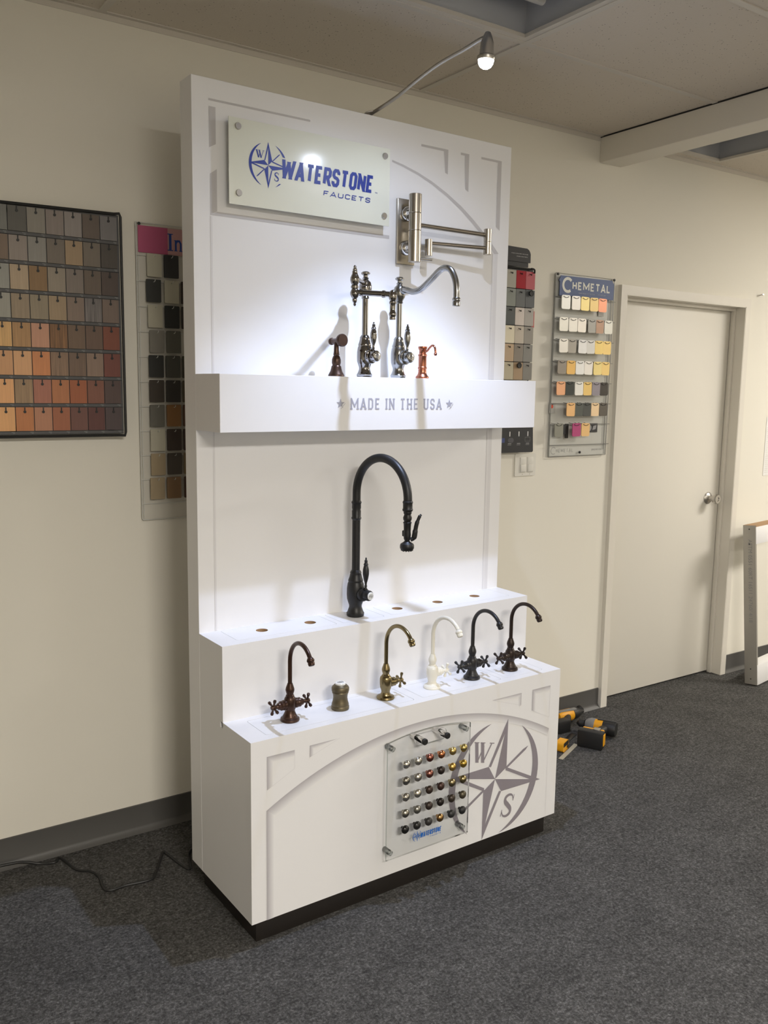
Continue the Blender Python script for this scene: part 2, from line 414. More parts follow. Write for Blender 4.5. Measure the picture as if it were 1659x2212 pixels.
def letters(bm, text, u0, v0, width, h, wt, fn, gap=.3, shear=0, serif=0, mi=0, space=.45):
    """block lettering whose outline fills width x h; wt and gap as fractions of h"""
    adv = 0; idx = 0; sp_ = 0; place = []
    for ch in text:
        if ch == ' ': sp_ += space; continue
        place.append((ch, adv, idx * (wt + gap) + sp_)); adv += GLY[ch][0]; idx += 1
    kx = (width / h - idx * wt - (idx - 1) * gap - sp_) / adv
    for ch, x, fx in place:
        wd, strokes, ser = GLY[ch]
        def tr(p):
            v = p[1] * (1 - wt) + wt / 2; u = (x + p[0]) * kx + fx + wt / 2 + v * shear
            return (u0 + u * h, v0 + v * h)
        for s in strokes:
            if len(s) == 2 and abs(s[0][0] - s[1][0]) > .01 and abs(s[0][1] - s[1][1]) > .01:
                a, b = sorted((tr(p) for p in s), key=lambda p: p[1]); e = wt * h / 2; hw = wt * h * .54; k_ = (b[0] - a[0]) / (b[1] - a[1])
                a = (a[0] - k_ * e, a[1] - e); b = (b[0] + k_ * e, b[1] + e)
                poly(bm, [(a[0] - hw, a[1]), (a[0] + hw, a[1]), (b[0] + hw, b[1]), (b[0] - hw, b[1])], fn, mi); continue
            q = [tr(p) for p in s]; cl = len(s) > 3 and s[0] == s[-1]
            stroke(bm, q[:-1] if cl else q, wt * h, fn, cl, mi)
        if serif:
            for p in ser:
                c = tr(p); stroke(bm, [(c[0] - serif * h, c[1]), (c[0] + serif * h, c[1])], wt * h * .9, fn, False, mi)
def compass(bm, cx, cy, s, rot, fn, letters_on=True, skip_right=None):
    """the maker's compass emblem: two crescents, four half-filled points, two small pointers and the letters W and S"""
    cr, sr = cos(rot), sin(rot)
    f2 = lambda u, v: fn(cx + s * (u * cr - v * sr), cy + s * (u * sr + v * cr))
    for c0 in (0, 180):
        o = []; i = []
        n = 26
        for k in range(n + 1):
            t = -1 + 2 * k / n; a = radians(c0 + 69 * t); th = .135 * max(0, cos(t * pi / 2)) ** .85
            if skip_right and c0 == 0 and skip_right[0] < t < skip_right[1]: th = 0
            o.append((.965 * cos(a), .965 * sin(a))); i.append(((.965 - th) * cos(a), (.965 - th) * sin(a)))
        for k in range(n):
            poly(bm, [o[k], o[k + 1], i[k + 1], i[k]], f2)
    q = .2
    for ang, ln in ((0, 1.0), (-90, 1.06), (180, 1.0), (90, .98)):
        a = radians(ang); R = lambda x, y: (x * cos(a) - y * sin(a), x * sin(a) + y * cos(a))
        poly(bm, [R(0, ln), R(0, 0), R(q, q)], f2)
        poly(bm, [R(0, ln), R(-q, q), R(-q + .05, q - .005), R(.012, ln - .2)], f2)
    for sg in (1, -1):
        poly(bm, [(sg * .17, sg * .19), (sg * .2, sg * .165), (sg * .56, sg * .50), (sg * .60, sg * .57), (sg * .50, sg * .51)], f2)
    if letters_on:
        W = lambda u, v: f2(-.41 + .40 * (u - .5), .43 + .33 * (v - .5))
        for a, b, t in (((.08, 1), (.33, 0), .17), ((.33, 0), (.52, .8), .06), ((.40, 1), (.64, 0), .17), ((.64, 0), (.92, 1), .06)):
            poly(bm, [(a[0] - t / 2, a[1]), (a[0] + t / 2, a[1]), (b[0] + t / 2, b[1]), (b[0] - t / 2, b[1])], W)
        for a in (.09, .42, .92): poly(bm, [(a - .13, 1), (a + .13, 1), (a + .13, .955), (a - .13, .955)], W)
        S = lambda u, v: f2(.42 + .27 * (u - .5), -.44 + .39 * (v - .5))
        sp_ = smooth([(.86, .80, 0), (.72, .94, 0), (.46, .96, 0), (.22, .84, 0), (.24, .66, 0), (.50, .52, 0), (.78, .36, 0), (.80, .17, 0), (.54, .04, 0), (.26, .07, 0), (.10, .24, 0)], 4)
        n = len(sp_); stroke(bm, [(p.x, p.y) for p in sp_], [.06 + .15 * sin(pi * k / (n - 1)) ** 2 for k in range(n)], S)
        poly(bm, [(.86, .98), (.90, .98), (.90, .70), (.85, .72)], S); poly(bm, [(.08, .32), (.13, .30), (.12, .02), (.07, .02)], S)
def font_mesh(text, size, align='LEFT'):
    c = bpy.data.curves.new('txt', 'FONT'); c.body = text; c.size = size; c.align_x = align; c.resolution_u = 2
    o = bpy.data.objects.new('txt', c); COL.objects.link(o)
    dg = bpy.context.evaluated_depsgraph_get(); me = bpy.data.meshes.new_from_object(o.evaluated_get(dg))
    bm = bmesh.new(); bm.from_mesh(me)
    bpy.data.objects.remove(o); bpy.data.meshes.remove(me); bpy.data.curves.remove(c); return bm
def small_text(name, text, size, M, mat, parent):
    bm = font_mesh(text, size); bmesh.ops.transform(bm, matrix=M, verts=bm.verts[:])
    return ob(name, bm, mat, parent, 0)
FRONT = Matrix(((1, 0, 0, 0), (0, 0, -1, 0), (0, 1, 0, 0), (0, 0, 0, 1)))   # text plane facing -y

# ------------------------------------------------------------------ the room
XL, XR, YF = -4.5, 5.4, -6.2
DX0, DX1, DH = 2.3565, 3.2955, 2.03
bm = B(); box(bm, XL, XR, YF, 0.3, -.1, 0); struct('floor', bm, CARPET, sharp=0)
bm = B(); plate(bm, [(XL, 0), (DX0, 0), (DX0, DH), (DX1, DH), (DX1, 0), (XR, 0), (XR, 2.9), (XL, 2.9)], (), .16, lambda u, v, d: (u, d, v))
struct('wall_back', bm, WALL, sharp=0)
for n, a in (('wall_left', (XL - .1, XL, YF, .16, 0, 2.9)), ('wall_right', (XR, XR + .1, YF, .16, 0, 2.9)), ('wall_front', (XL - .1, XR + .1, YF - .1, YF, 0, 2.9))):
    bm = B(); box(bm, *a); struct(n, bm, WALL, sharp=0)
# suspended ceiling, 2x4 ft cells on a grid that starts at the back wall
GX = [-.087 + 1.22 * k for k in range(-4, 6)]; GY = [0 - .597 * k for k in range(0, 12)]
OFF = [(-.087, 1.133, -1.194, -.597), (2.353, 2.963, -1.194, -.03)]
cells = [(a + .012, b - .012, c + .012, d - .012) for a, b, c, d in OFF]
lit = [(x - .59, x + .59, y - .285, y + .285) for x, y, _ in TROFFERS]
bm = B(); plate(bm, [(XL, YF), (XR, YF), (XR, .16), (XL, .16)], [[(a, c), (b, c), (b, d), (a, d)] for a, b, c, d in cells + lit], .03, lambda u, v, d: (u, v, CEIL + d))
struct('ceiling', bm, TILE, sharp=0)
GRIDM = P('grid_paint', (.62, .58, .52), .45)
bm = B()
for x in GX:
    if XL < x < XR: box(bm, x - .012, x + .012, YF, -.02, CEIL - .004, CEIL + .004)
struct('trim_1', bm, GRIDM, sharp=0)
bm = B()
for y in GY[1:]:
    if y > YF: box(bm, XL, XR, y - .012, y + .012, CEIL - .0035, CEIL + .004)
struct('trim_2', bm, GRIDM, sharp=0)
bm = B(); box(bm, XL, XR, -.02, 0, CEIL - .003, CEIL + .01); box(bm, XL, XR, -.003, 0, CEIL - .02, CEIL); struct('trim_3', bm, GRIDM, sharp=0)
# dropped beam running out from the back wall
bm = B(); box(bm, 2.150, 2.290, YF, 0, 2.597, CEIL + .02, .003); struct('trim_4', bm, P('beam_paint', (.76, .72, .64), .7), sharp=0)
bm = B(); box(bm, 2.146, 2.151, YF, 0, CEIL - .006, CEIL - .001); struct('trim_5', bm, BLACKP, sharp=0)
# cove base
def cove(name, x0, x1):
    bm = B()
    pr = [(0, .1005), (-.005, .099), (-.005, .022), (-.009, .012), (-.018, .004), (-.022, 0), (0, 0)]
    a = [bm.verts.new((x0, y, z)) for y, z in pr]; b = [bm.verts.new((x1, y, z)) for y, z in pr]
    for k in range(len(pr)): bm.faces.new((a[k], a[(k + 1) % len(pr)], b[(k + 1) % len(pr)], b[k]))
    bm.faces.new(a[::-1]); bm.faces.new(b)
    bmesh.ops.recalc_face_normals(bm, faces=bm.faces[:]); struct(name, bm, BASEB, sharp=50)
cove('baseboard_left', XL, DX0 - .043); cove('baseboard_right', DX1 + .043, XR)
# steel door frame: proud face strips, jamb and stop
bm = B(); cw = .04
plate(bm, [(DX0 - cw, 0), (DX0, 0), (DX0, DH), (DX1, DH), (DX1, 0), (DX1 + cw, 0), (DX1 + cw, DH + .042), (DX0 - cw, DH + .042)], (), .022, lambda u, v, d: (u, -.022 + d, v))
box(bm, DX0 - .002, DX0 + .004, -.021, .14, 0, DH); box(bm, DX1 - .004, DX1 + .002, -.021, .14, 0, DH); box(bm, DX0, DX1, -.021, .14, DH - .004, DH + .002)
box(bm, DX0, DX0 + .016, .035, .06, 0, DH - .016, .002); box(bm, DX1 - .016, DX1, .035, .06, 0, DH - .016, .002); box(bm, DX0, DX1, .035, .06, DH - .02, DH, .002)
struct('trim_6', bm, TRIMW)
bm = B(); box(bm, DX0 + .006, DX1 - .006, .062, .105, .008, DH - .006, .002)
door = struct('door_1', bm, DOORM)
bm = B(); lathe(bm, [(0, 0), (.033, 0), (.033, .003), (.026, .010), (.013, .014), (.0115, .030), (.014, .034), (.024, .040), (.0265, .050), (.0265, .058), (.023, .066), (.011, .066), (.009, .063), (0, .063)], axis_m((3.188, .062, 1.003), (0, -1, 0)))
k = ob('door_knob', bm, STEEL, door); k['label'] = 'brushed steel round door knob'
bm = B()
box(bm, XL, XR, .16, .2, 0, 2.9); struct('wall_behind_door', bm, WALL, sharp=0)

# unlit and lit ceiling fixtures
for (a, b, c, d), lab in zip(cells, ('unlit recessed ceiling light nearest the gooseneck lamp', 'unlit recessed ceiling light beyond the dropped beam')):
    t = thing('ceiling_light', lab, 'ceiling light', ((a + b) / 2, (c + d) / 2, CEIL))
    hx, hy = (b - a) / 2, (d - c) / 2
    bm = B(); g = .003; dp = .12
    box(bm, -hx, hx, -hy, hy, dp, dp + .004); box(bm, -hx, -hx + g, -hy, hy, 0, dp); box(bm, hx - g, hx, -hy, hy, 0, dp); box(bm, -hx, hx, -hy, -hy + g, 0, dp); box(bm, -hx, hx, hy - g, hy, 0, dp)
    ob('housing', bm, FIXT, t, 0)
    bm = B(); plate(bm, [(-hx, -hy), (hx, -hy), (hx, hy), (-hx, hy)], [[(-hx + .022, -hy + .022), (hx - .022, -hy + .022), (hx - .022, hy - .022), (-hx + .022, hy - .022)]], .012, lambda u, v, d: (u, v, -.002 + d)); ob('rim', bm, GRIDM, t, 0)
    lx = hx >= hy
    bm = B(); box(bm, -(hx - .03 if lx else .06), (hx - .03 if lx else .06), -(.06 if lx else hy - .03), (.06 if lx else hy - .03), .06, dp, .012)
    ob('ballast_cover', bm, FIXT, t)
    for s in (-1, 1):
        bm = B(); o = s * (min(hx, hy) * .55); e = max(hx, hy) - .05
        tube(bm, [(-e, o, .07), (e, o, .07)] if lx else [(o, -e, .07), (o, e, .07)], .016)
        ob('lamp_tube', bm, TUBEM, t)
for i, ((a, b, c, d), wh) in enumerate(zip(lit, ('right of the beam', 'behind the camera to the right', 'behind the camera'))):
    t = thing('ceiling_light', 'lit recessed ceiling light ' + wh, 'ceiling light', ((a + b) / 2, (c + d) / 2, CEIL))
    hx, hy = (b - a) / 2, (d - c) / 2
    bm = B(); box(bm, -hx, hx, -hy, hy, .06, .08); ob('housing', bm, FIXT, t, 0)
    bm = B(); box(bm, -hx, hx, -hy, hy, .004, .01); ob('diffuser', bm, LITE, t, 0)

# ------------------------------------------------------------------ the display stand
WD = 1.1986; YB, YP, YS, Y2, Y3 = -.405, -.485, -.649, -.647, -.824
ZT, ZS1, ZS2, Z2, Z3, ZB = 2.419, 1.6043, 1.443, .835, .609, .0735
stand = thing('display_stand', 'tall white stepped showroom stand with a shelf, two tiers and black kick', 'display stand', (0, 0, 0), ROT)
TH = .018
bm = B(); box(bm, 0, WD, YP, YB, ZB, ZT, .0008, seg=1); ob('back_panel', bm, LAM, stand, 0)
bm = B(); box(bm, 0, WD, YS, YP, ZS2, ZS1, .0008, seg=1); ob('shelf', bm, LAM, stand, 0)
for x0 in (0.0004, WD - TH - .0004):
    bm = B(); plate(bm, [(YP, ZB), (YP, Z2 - TH), (Y2 + TH, Z2 - TH), (Y2 + TH, Z3 - TH), (Y3 + TH, Z3 - TH), (Y3 + TH, ZB)], (), TH, lambda u, v, d: (x0 + d, u, v))
    ob('side_panel', bm, LAM, stand, 0)
bm = B(); box(bm, 0, WD, Y3, Y3 + TH, ZB, Z3 - TH); ob('front_panel', bm, LAM, stand, 0)
bm = B(); box(bm, 0, WD, Y2, Y2 + TH, Z3, Z2 - TH); ob('riser_panel', bm, LAM, stand, 0)
bm = B(); box(bm, .02, WD - .02, Y3 + TH, YP, ZB, ZB + TH); ob('bottom_panel', bm, LAM, stand, 0)
PAN2 = [(.064, .410, -.6125, -.4935), (.432, .592, -.6125, -.4935), (.622, 1.145, -.6125, -.4935)]
PAN3 = [(.062, .582, -.795, -.672), (.615, .948, -.795, -.672), (.972, 1.142, -.795, -.672)]
HOLE2 = [.176, .346, .686, .860, 1.030]
def tier(name, y0, y1, z, pans, holes):
    bm = B(); plate(bm, [(0, y0), (WD, y0), (WD, y1), (0, y1)], [rrect(a, b, c, d, .008) for a, b, c, d in pans], TH, lambda u, v, d: (u, v, z - d))
    ob(name, bm, LAM, stand, 0)
    bm = B(); box(bm, .03, WD - .03, y0 + .02, y1 - .005, z - TH - .008, z - TH - .002); ob('panel_ledge', bm, DARKIN, stand, 0)
    g = .0011
    for a, b, c, d in pans:
        hs = [circ(h, -.5505, .0185) for h in holes if a < h < b]
        bm = B(); plate(bm, rrect(a + g, b - g, c + g, d - g, .0075), hs, TH - .001, lambda u, v, d_: (u, v, z - d_), 0, 1)
        ob('access_panel', bm, [LAMIN, MDF], stand, 0)
tier('upper_tier_top', Y2, YP, Z2, PAN2, HOLE2)
tier('lower_tier_top', Y3, Y2, Z3, PAN3, [])
bm = B(); box(bm, .025, WD - .025, -.80, -.44, 0, ZB, .002); ob('toe_kick', bm, KICK, stand, 30, 'black recessed toe kick')
# printed ornament on the header: grey lines that suggest timber framing
fP = lambda u, v: (u, YP - .0006, v)
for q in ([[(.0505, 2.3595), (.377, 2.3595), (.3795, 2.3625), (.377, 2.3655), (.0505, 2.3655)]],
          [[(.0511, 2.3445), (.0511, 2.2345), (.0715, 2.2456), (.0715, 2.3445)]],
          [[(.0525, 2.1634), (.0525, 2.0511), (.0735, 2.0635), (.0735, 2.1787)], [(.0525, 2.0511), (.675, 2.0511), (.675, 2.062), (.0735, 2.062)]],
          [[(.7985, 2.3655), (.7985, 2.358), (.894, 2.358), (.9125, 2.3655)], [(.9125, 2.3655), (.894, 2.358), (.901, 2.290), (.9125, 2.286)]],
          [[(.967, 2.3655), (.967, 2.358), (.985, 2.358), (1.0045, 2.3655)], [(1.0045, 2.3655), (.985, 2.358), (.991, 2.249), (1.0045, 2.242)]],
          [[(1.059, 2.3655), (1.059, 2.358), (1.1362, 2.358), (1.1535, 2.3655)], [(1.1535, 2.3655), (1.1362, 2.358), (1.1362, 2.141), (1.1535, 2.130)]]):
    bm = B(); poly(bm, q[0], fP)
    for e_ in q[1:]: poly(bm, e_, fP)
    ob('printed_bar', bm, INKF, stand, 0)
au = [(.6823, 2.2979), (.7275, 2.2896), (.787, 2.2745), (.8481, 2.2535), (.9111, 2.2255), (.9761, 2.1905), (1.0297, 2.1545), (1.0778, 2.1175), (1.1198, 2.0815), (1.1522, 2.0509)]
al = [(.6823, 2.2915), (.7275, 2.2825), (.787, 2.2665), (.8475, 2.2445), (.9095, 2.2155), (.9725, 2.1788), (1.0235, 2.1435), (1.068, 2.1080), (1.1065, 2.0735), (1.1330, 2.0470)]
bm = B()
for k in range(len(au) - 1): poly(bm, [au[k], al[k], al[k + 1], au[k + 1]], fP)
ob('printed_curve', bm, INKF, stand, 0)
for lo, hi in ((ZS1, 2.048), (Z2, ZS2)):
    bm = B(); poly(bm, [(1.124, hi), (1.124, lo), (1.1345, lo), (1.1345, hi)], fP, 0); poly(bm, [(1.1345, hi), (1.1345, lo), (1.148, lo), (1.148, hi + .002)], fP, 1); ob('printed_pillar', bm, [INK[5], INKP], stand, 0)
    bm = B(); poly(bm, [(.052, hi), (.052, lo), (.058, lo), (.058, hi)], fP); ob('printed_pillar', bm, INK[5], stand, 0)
# printed ornament on the base: arch and pillar edges in halftone steps, framed openings
f3 = lambda u, v: (u, Y3 - .0006, v)
bm = B()
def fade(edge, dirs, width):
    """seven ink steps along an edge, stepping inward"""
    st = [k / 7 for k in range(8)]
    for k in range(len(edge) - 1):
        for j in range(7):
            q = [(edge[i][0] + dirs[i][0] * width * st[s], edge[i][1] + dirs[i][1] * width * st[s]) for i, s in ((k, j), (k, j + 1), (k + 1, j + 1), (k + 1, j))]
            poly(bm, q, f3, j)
AR, ACX, ACZ = 1.125, .6, .547 - 1.125
arc = []
for k in range(41):
    x = .047 + (1.152 - .047) * k / 40; arc.append((x, ACZ + sqrt(AR * AR - (x - ACX) ** 2)))
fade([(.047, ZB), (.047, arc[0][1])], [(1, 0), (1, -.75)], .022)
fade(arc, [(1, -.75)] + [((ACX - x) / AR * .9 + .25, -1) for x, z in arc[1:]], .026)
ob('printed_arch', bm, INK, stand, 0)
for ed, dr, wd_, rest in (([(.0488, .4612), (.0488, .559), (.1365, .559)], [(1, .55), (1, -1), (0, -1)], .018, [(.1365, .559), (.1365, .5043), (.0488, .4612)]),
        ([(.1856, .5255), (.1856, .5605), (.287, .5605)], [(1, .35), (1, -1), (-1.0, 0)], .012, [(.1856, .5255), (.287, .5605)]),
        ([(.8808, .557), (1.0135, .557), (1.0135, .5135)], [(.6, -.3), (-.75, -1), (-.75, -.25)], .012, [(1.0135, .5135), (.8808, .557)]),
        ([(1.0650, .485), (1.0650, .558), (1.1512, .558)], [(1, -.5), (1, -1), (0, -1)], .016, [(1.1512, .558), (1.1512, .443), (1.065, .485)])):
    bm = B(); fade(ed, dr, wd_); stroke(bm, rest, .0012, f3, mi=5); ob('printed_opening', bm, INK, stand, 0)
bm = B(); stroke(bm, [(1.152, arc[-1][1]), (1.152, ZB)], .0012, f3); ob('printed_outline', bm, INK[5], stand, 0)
bm = B(); compass(bm, .9045, .277, .208, radians(-14.3), lambda u, v: (u, Y3 - .0009, v)); ob('printed_emblem', bm, LOGOG, stand, 0, 'large grey printed compass emblem')
# MADE IN THE USA between two stars
fS = lambda u, v: (u, YS - .0006, v)
bm = B(); letters(bm, 'MADE IN THE USA', .427, 1.5062, .350, .0346, .135, fS, gap=.23, serif=.115, space=.42); ob('shelf_lettering', bm, TEXTG, stand, 0, 'grey printed lettering MADE IN THE USA')
for cx in (.3905, .8095):
    bm = B(); pts = []
    for k in range(10):
        a = pi / 2 + k * pi / 5; r = .0155 if k % 2 == 0 else .0065; pts.append((cx + r * cos(a), 1.5235 + r * sin(a)))
    for k in range(10): poly(bm, [(cx, 1.5235), pts[k], pts[(k + 1) % 10]], fS)
    stroke(bm, [(cx - .0015, 1.5085), (cx + .0150, 1.5265)], .0016, lambda u, v: (u, YS - .0010, v), mi=1); stroke(bm, [(cx + .0010, 1.5085), (cx + .0165, 1.5255)], .0012, lambda u, v: (u, YS - .0010, v))
    ob('printed_star', bm, [TEXTG, LAM], stand, 0)

# ------------------------------------------------------------------ sign plate
def on_stand(name, label, cat, x, y, z, group=None, rz=0): return thing(name, label, cat, cab(x, y, z), ROT + rz, group)
sg = on_stand('sign_plate', 'brushed silver maker sign with blue lettering on four standoffs at top of stand', 'sign', .373, YP, 2.083)
bm = B(); box(bm, -.2775, .2775, -.034, -.031, 0, .2355, .0006); ob('plate', bm, PLATE, sg)
for dx, dz in ((-.2495, .213), (.2575, .2115), (-.2485, .0325), (.257, .0300)):
    bm = B(); lathe(bm, [(0, 0), (.0095, 0), (.0095, .0305), (.0095, .038), (.0085, .0395), (0, .0395)], axis_m((dx, 0, dz), (0, -1, 0))); ob('standoff', bm, STEEL, sg)
fL = lambda u, v: (u - .373, -.0346, v - 2.083)
bm = B(); compass(bm, .2192, 2.2045, .0645, 0, fL, skip_right=(-.72, .42)); ob('emblem', bm, LOGOB, sg, 0)
bm = B(); letters(bm, 'WATERSTONE', .2585, 2.1755, .3255, .0532, .19, fL, gap=.055, shear=.14); ob('sign_lettering', bm, LOGOB, sg, 0)
bm = B(); letters(bm, 'FAUCETS', .4050, 2.1452, .1700, .0150, .19, fL, gap=.42, shear=.15); ob('sign_small_lettering', bm, LOGOB, sg, 0)
small_text('trademark', 'TM', .007, T(.5935 - .373, -.0346, 2.176 - 2.083) @ FRONT, LOGOB, sg)

# ------------------------------------------------------------------ gooseneck lamp
lp = on_stand('gooseneck_lamp', 'steel gooseneck arm lamp with lit LED head, clamped to top of stand', 'lamp', .62, -.445, ZT)
def L_(v): return (v[0] - .62, v[1] + .445, v[2] - ZT)
bm = B(); box(bm, -.03, .03, -.012, .012, 0, .006, .002); lathe(bm, [(0, .006), (.009, .006), (.009, .016), (.0065, .02), (0, .02)])
ob('clamp', bm, STEEL, lp)
bm = B(); tube(bm, smooth([L_(p) for p in ((.62, -.445, 2.433), (.622, -.467, 2.437), (.63, -.52, 2.448), (.636, -.578, 2.461), (.636, -.683, 2.483), (.636, -.781, 2.499), (.637, -.884, 2.506), (.637, -.950, 2.512), (.638, -.980, 2.512))]), .0055, 10); ob('arm', bm, STEEL, lp)
bm = B(); tube(bm, smooth([L_(p) for p in ((.605, -.43, 2.421), (.60, -.455, 2.433), (.622, -.468, 2.44))]), .003, 8); ob('power_lead', bm, STEEL, lp)
hd = -(LAMP_AIM - LAMP).normalized(); hd = RZ.inverted() @ hd
MH = axis_m(L_((.638, -.978, 2.452)), hd)
bm = B(); lathe(bm, [(.023, .0), (.0245, .004), (.0245, .010), (.019, .014), (.018, .045), (.012, .062), (.007, .072), (0, .074)], MH); ob('lamp_head', bm, STEEL, lp)
bm = B(); lathe(bm, [(0, -.022), (.008, -.0205), (.015, -.016), (.0195, -.009), (.0215, 0), (.0215, .003), (0, .003)], MH); ob('lens', bm, LEDE, lp)
for o_ in lp.children:
    if o_.name.startswith('lens'): o_['label'] = 'glowing white LED lens'

# ------------------------------------------------------------------ faucets
def cross_handle(bm, M, turn=.35):
    lathe(bm, [(0, 0), (.0058, 0), (.0062, .004), (.0075, .009), (.0075, .014), (.0055, .018), (0, .019)], M, 18)
    for k in range(4):
        a = turn + k * pi / 2; d = Vector((cos(a), sin(a), 0))
        pr = [(.0042, .004), (.003, .010), (.0032, .015), (.0045, .019), (.005, .022), (.0042, .0255), (0, .027)]
        lathe(bm, pr, M @ T(0, 0, .011) @ d.to_track_quat('Z', 'Y').to_matrix().to_4x4(), 12)
VALVE = [(0, .006), (.0125, .012), (.0148, .015), (.0148, .022), (.0130, .024), (.0138, .027), (.0138, .032), (.0105, .035), (.0098, .040), (.0068, .043), (.0058, .048), (0, .048)]
COLLAR = [(0, .072), (.0118, .072), (.0125, .0755), (.0100, .079), (.0105, .082), (.0128, .089), (.0132, .094), (.0118, .100), (.0088, .108), (.0078, .112), (0, .112)]
DOUBLE = [(0, 0), (.027, 0), (.0285, .003), (.0272, .008), (.0215, .0105), (.0215, .014), (.019, .018), (.0150, .027), (.0142, .032), (.0168, .037), (.0172, .064), (.0155, .0685), (.0125, .073), (0, .073)]
SINGLE = [(0, 0), (.027, 0), (.0285, .003), (.0268, .008), (.0175, .012), (.0135, .020), (.0140, .026), (.0178, .037), (.0190, .048), (.0190, .064), (.0172, .070), (.0130, .074), (0, .075)]
AER = [(0, 0), (.0068, 0), (.0092, .003), (.0110, .007), (.0108, .010), (.0090, .013), (.0098, .016), (.0090, .022), (.0065, .024), (0, .024)]
def filter_faucet(x, mat, double, label, turn=0, xt=0.0, hturn=.35):
    t = on_stand('filtration_faucet', label, 'faucet', x, -.733, Z3, None, turn)
    bm = B(); lathe(bm, DOUBLE if double else SINGLE); ob('body', bm, mat, t)
    bm = B(); lathe(bm, COLLAR); ob('collar', bm, mat, t)
    R, zc, end = .070, .177, radians(140)
    pts = [(0, 0, .108), (0, 0, .14)] + [(0, -(R - R * cos(end * k / 26)), zc + R * sin(end * k / 26)) for k in range(27)]
    sT = Matrix.Rotation(xt, 4, 'Z')
    bm = B(); tube(bm, pts, .0063, 16, 0, sT); ob('spout', bm, mat, t)
    e = pts[-1]; d = (Vector(pts[-1]) - Vector(pts[-2])).normalized()
    d = (d + Vector((0, 0, -.35))).normalized()
    bm = B(); lathe(bm, AER, sT @ axis_m(e, d)); ob('aerator', bm, mat, t)
    for s in ((1, -1) if double else (1,)):
        dv = Vector((s, -.06, .0)).normalized()
        bm = B(); lathe(bm, VALVE, axis_m((0, 0, .050), dv)); v = ob('valve', bm, mat, t)
        bm = B(); cross_handle(bm, axis_m(Vector((0, 0, .050)) + dv * .045, dv), hturn * s); ob('cross_handle', bm, mat, v)
    return t
filter_faucet(.172, BRONZR, True, 'small reddish bronze faucet with two cross handles, leftmost on the lower tier', 0, -.05)
filter_faucet(.513, BRASSA, False, 'antique brass single-handle gooseneck faucet beside the small canister', 0, 0, .2)
filter_faucet(.698, BISC, False, 'off-white gooseneck faucet with one cross handle on the lower tier', 0, 0, .3)
filter_faucet(.868, BLK2, True, 'matte black two-handle gooseneck faucet right of the off-white one', 0, 0, .45)
filter_faucet(1.042, BRONZD, True, 'dark brown two-handle gooseneck faucet at right end of lower tier', 0, 0, .5)
t = on_stand('air_switch_canister', 'small waisted brass canister with white top on the lower tier', 'canister', .345, -.733, Z3)
bm = B(); lathe(bm, [(0, 0), (.0265, 0), (.0272, .003), (.0272, .010), (.0255, .0125), (.0262, .016), (.0235, .024), (.0215, .036), (.0225, .046), (.0252, .053), (.0240, .0555), (.0265, .058), (.0268, .066), (.0252, .070), (.0210, .074), (.0175, .077), (0, .077)]); ob('body', bm, BRASSD, t)
bm = B(); lathe(bm, [(.0160, .077), (.0160, .0815), (.0140, .083), (0, .083)]); cp = ob('cap', bm, PORC, t, 35, 'white enamel cap')
bm = B(); compass(bm, 0, 0, .010, 0, lambda u, v: (u, v, .0836)); ob('cap_emblem', bm, GLINK, cp, 0)

KBODY = [(0, 0), (.0265, 0), (.0285, .003), (.0290, .011), (.0262, .015), (.0240, .021), (.0208, .030), (.0210, .037), (.0245, .047), (.0278, .058), (.0288, .073), (.0285, .092), (.0262, .108), (.0235, .114), (.0245, .118), (.0235, .122), (.0215, .127), (.0195, .135), (.0180, .141), (.0188, .144), (.0165, .149), (.0125, .154), (0, .154)]
KVALVE = [(0, .005), (.0175, .010), (.0185, .024), (.0225, .030), (.0232, .036), (.0215, .041), (.0150, .043), (.0150, .048), (.0172, .050), (.0172, .062), (.0155, .066), (.0130, .067), (0, .067)]
KLEVER = [(0, 0), (.0045, 0), (.0050, .004), (.0032, .009), (.0048, .012), (.0034, .017), (.0040, .024), (.0075, .036), (.0102, .052), (.0100, .066), (.0078, .076), (.0062, .080), (.0080, .083), (.0060, .087), (.0046, .091), (.0056, .095), (.0030, .099), (.0022, .101), (.0030, .104), (0, .107)]
def kitchen_body(t, s, mat, capmat, ang=.2, emb=GLINK, vs=1.0):
    S = Matrix.Scale(s, 4); V = Matrix.Diagonal((vs, vs, 1, 1))
    bm = B(); lathe(bm, KBODY, S, 36); ob('body', bm, mat, t)
    d = Vector((sin(ang), -cos(ang), 0)); MV = S @ axis_m((0, 0, .077), d) @ V
    bm = B(); lathe(bm, KVALVE, MV, 32); v = ob('valve', bm, mat, t)
    bm = B(); lathe(bm, [(0, .0665), (.0128, .0665), (.0128, .0690), (.0112, .0702), (0, .0702)], MV); ob('cap', bm, capmat, v, 35)
    bm = B(); compass(bm, 0, 0, .0098, 0, lambda u, v_: MV @ Vector((u, v_, .0706))); ob('cap_emblem', bm, emb, v, 0)
    bm = B(); lathe(bm, KLEVER, S @ T(*(Vector((0, 0, .077)) + d * .046 + Vector((0, 0, .0165)))) @ V, 20); ob('lever', bm, mat, t)
